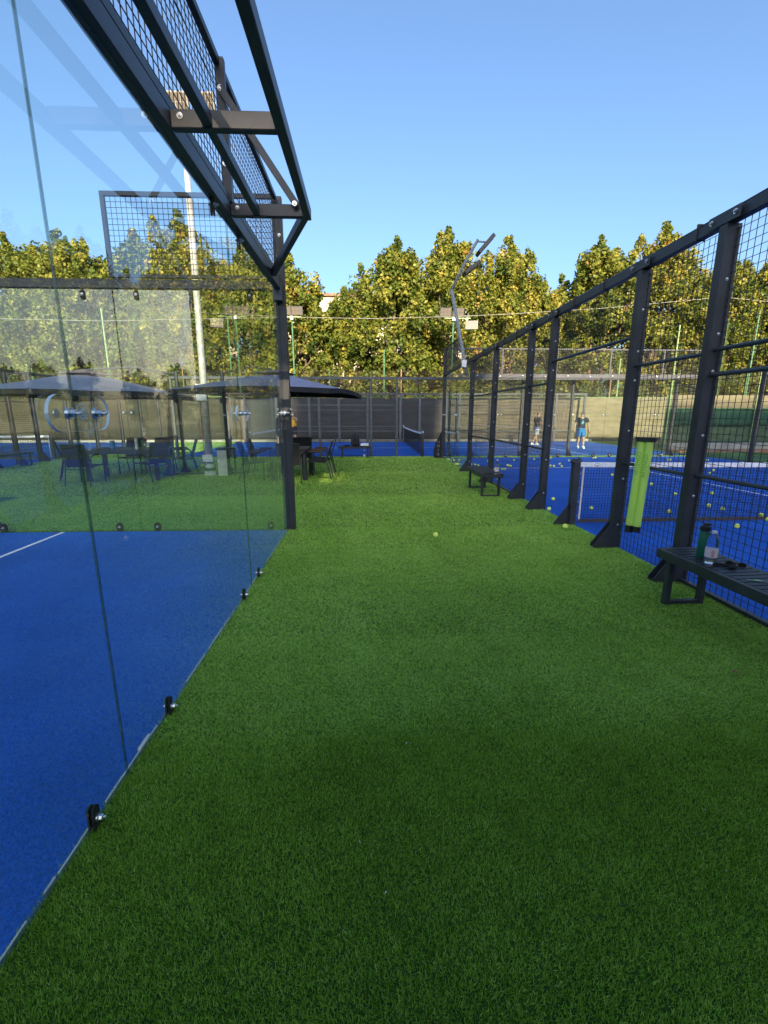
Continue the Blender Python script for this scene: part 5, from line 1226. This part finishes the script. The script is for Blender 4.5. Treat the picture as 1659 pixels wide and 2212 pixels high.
person((-4.1, 21.2), rad(-60), P3, tee_b, shortk, hair_d, 'player in a black t-shirt and shorts behind the glass, left of the corner post', scale=0.93)
P4 = mk(lsh=(-.19, 0, 1.41), lel=(-.30, .10, 1.28), lwr=(-.13, .22, 1.50), rsh=(.19, 0, 1.41), rel=(.34, .08, 1.33), rwr=(.20, .20, 1.56),
        lhip=(-.10, 0, .88), lknee=(-.14, .10, .50), lank=(-.16, .0, .09), rhip=(.10, 0, .88), rknee=(.14, .10, .50), rank=(.2, -.05, .09))
person((-3.52, 22.2), rad(150), P4, yellowc, shortk, hair_d, 'person in a yellow tank top partly hidden by the corner post', sleeve=0.0, scale=0.93)

# small litter on turf and court, fallen leaf by the edge
lint = MB(); rl_ = random.Random(21)
for k in range(420):
    if k < 150: x, y, z = rl_.uniform(-6, -1.1), rl_.uniform(0.9, 5.8), 0.006
    elif k < 230: x, y, z = rl_.uniform(-1.0, 2.7), rl_.uniform(1.0, 9.0), 0.020
    else: x, y, z = rl_.uniform(3.0, 11), rl_.uniform(3.5, 15), 0.006
    a = rl_.uniform(0, PI); L_ = rl_.uniform(0.003, 0.008) * (1 + y * 0.05); q = rl_.uniform(0.0012, 0.0025) * (1 + y * 0.1)
    ca, sa = math.cos(a), math.sin(a)
    lint.add([(x - ca * L_, y - sa * L_, z), (x + sa * q, y - ca * q, z + 0.002), (x + ca * L_, y + sa * L_, z + 0.001), (x - sa * q, y + ca * q, z + 0.002)], [(0, 1, 2, 3)])
tag(lint.build('lint', white, fix=False), 'pale bits of lint and sand scattered on turf and blue carpet', 'litter', kind='stuff')
lf = MB().add([(-0.02, 0, 0.035), (0, -0.015, 0.038), (0.03, 0, 0.034), (0.0, 0.016, 0.042)], [(0, 1, 2, 3)]).build('fallen_leaf', mat('dry_leaf', (0.30, 0.15, 0.06), 0.8), None, (2.2, 2.3, 0)); tag(lf, 'small brown fallen leaf on the turf near the right edge', 'leaf')
st = MB(); rr_ = random.Random(9)
edge = MB(); yy_ = 0.9
while yy_ < 5.8:
    ln_ = 0.05 + rr_.random() * 0.35
    if rr_.random() < 0.7: edge.box((-1.071, yy_, 0.0), (-1.0655, yy_ + ln_, 0.010 + rr_.random() * 0.006))
    yy_ += ln_ + 0.01 + rr_.random() * 0.08
edge.box((-1.082, 1.83, 0.0), (-1.066, 1.93, 0.016))
e_ = edge.build('glue_edge', offwhite); e_['kind'] = 'structure'
print('TRIS', sum(len(m.polygons) for m in bpy.data.meshes))
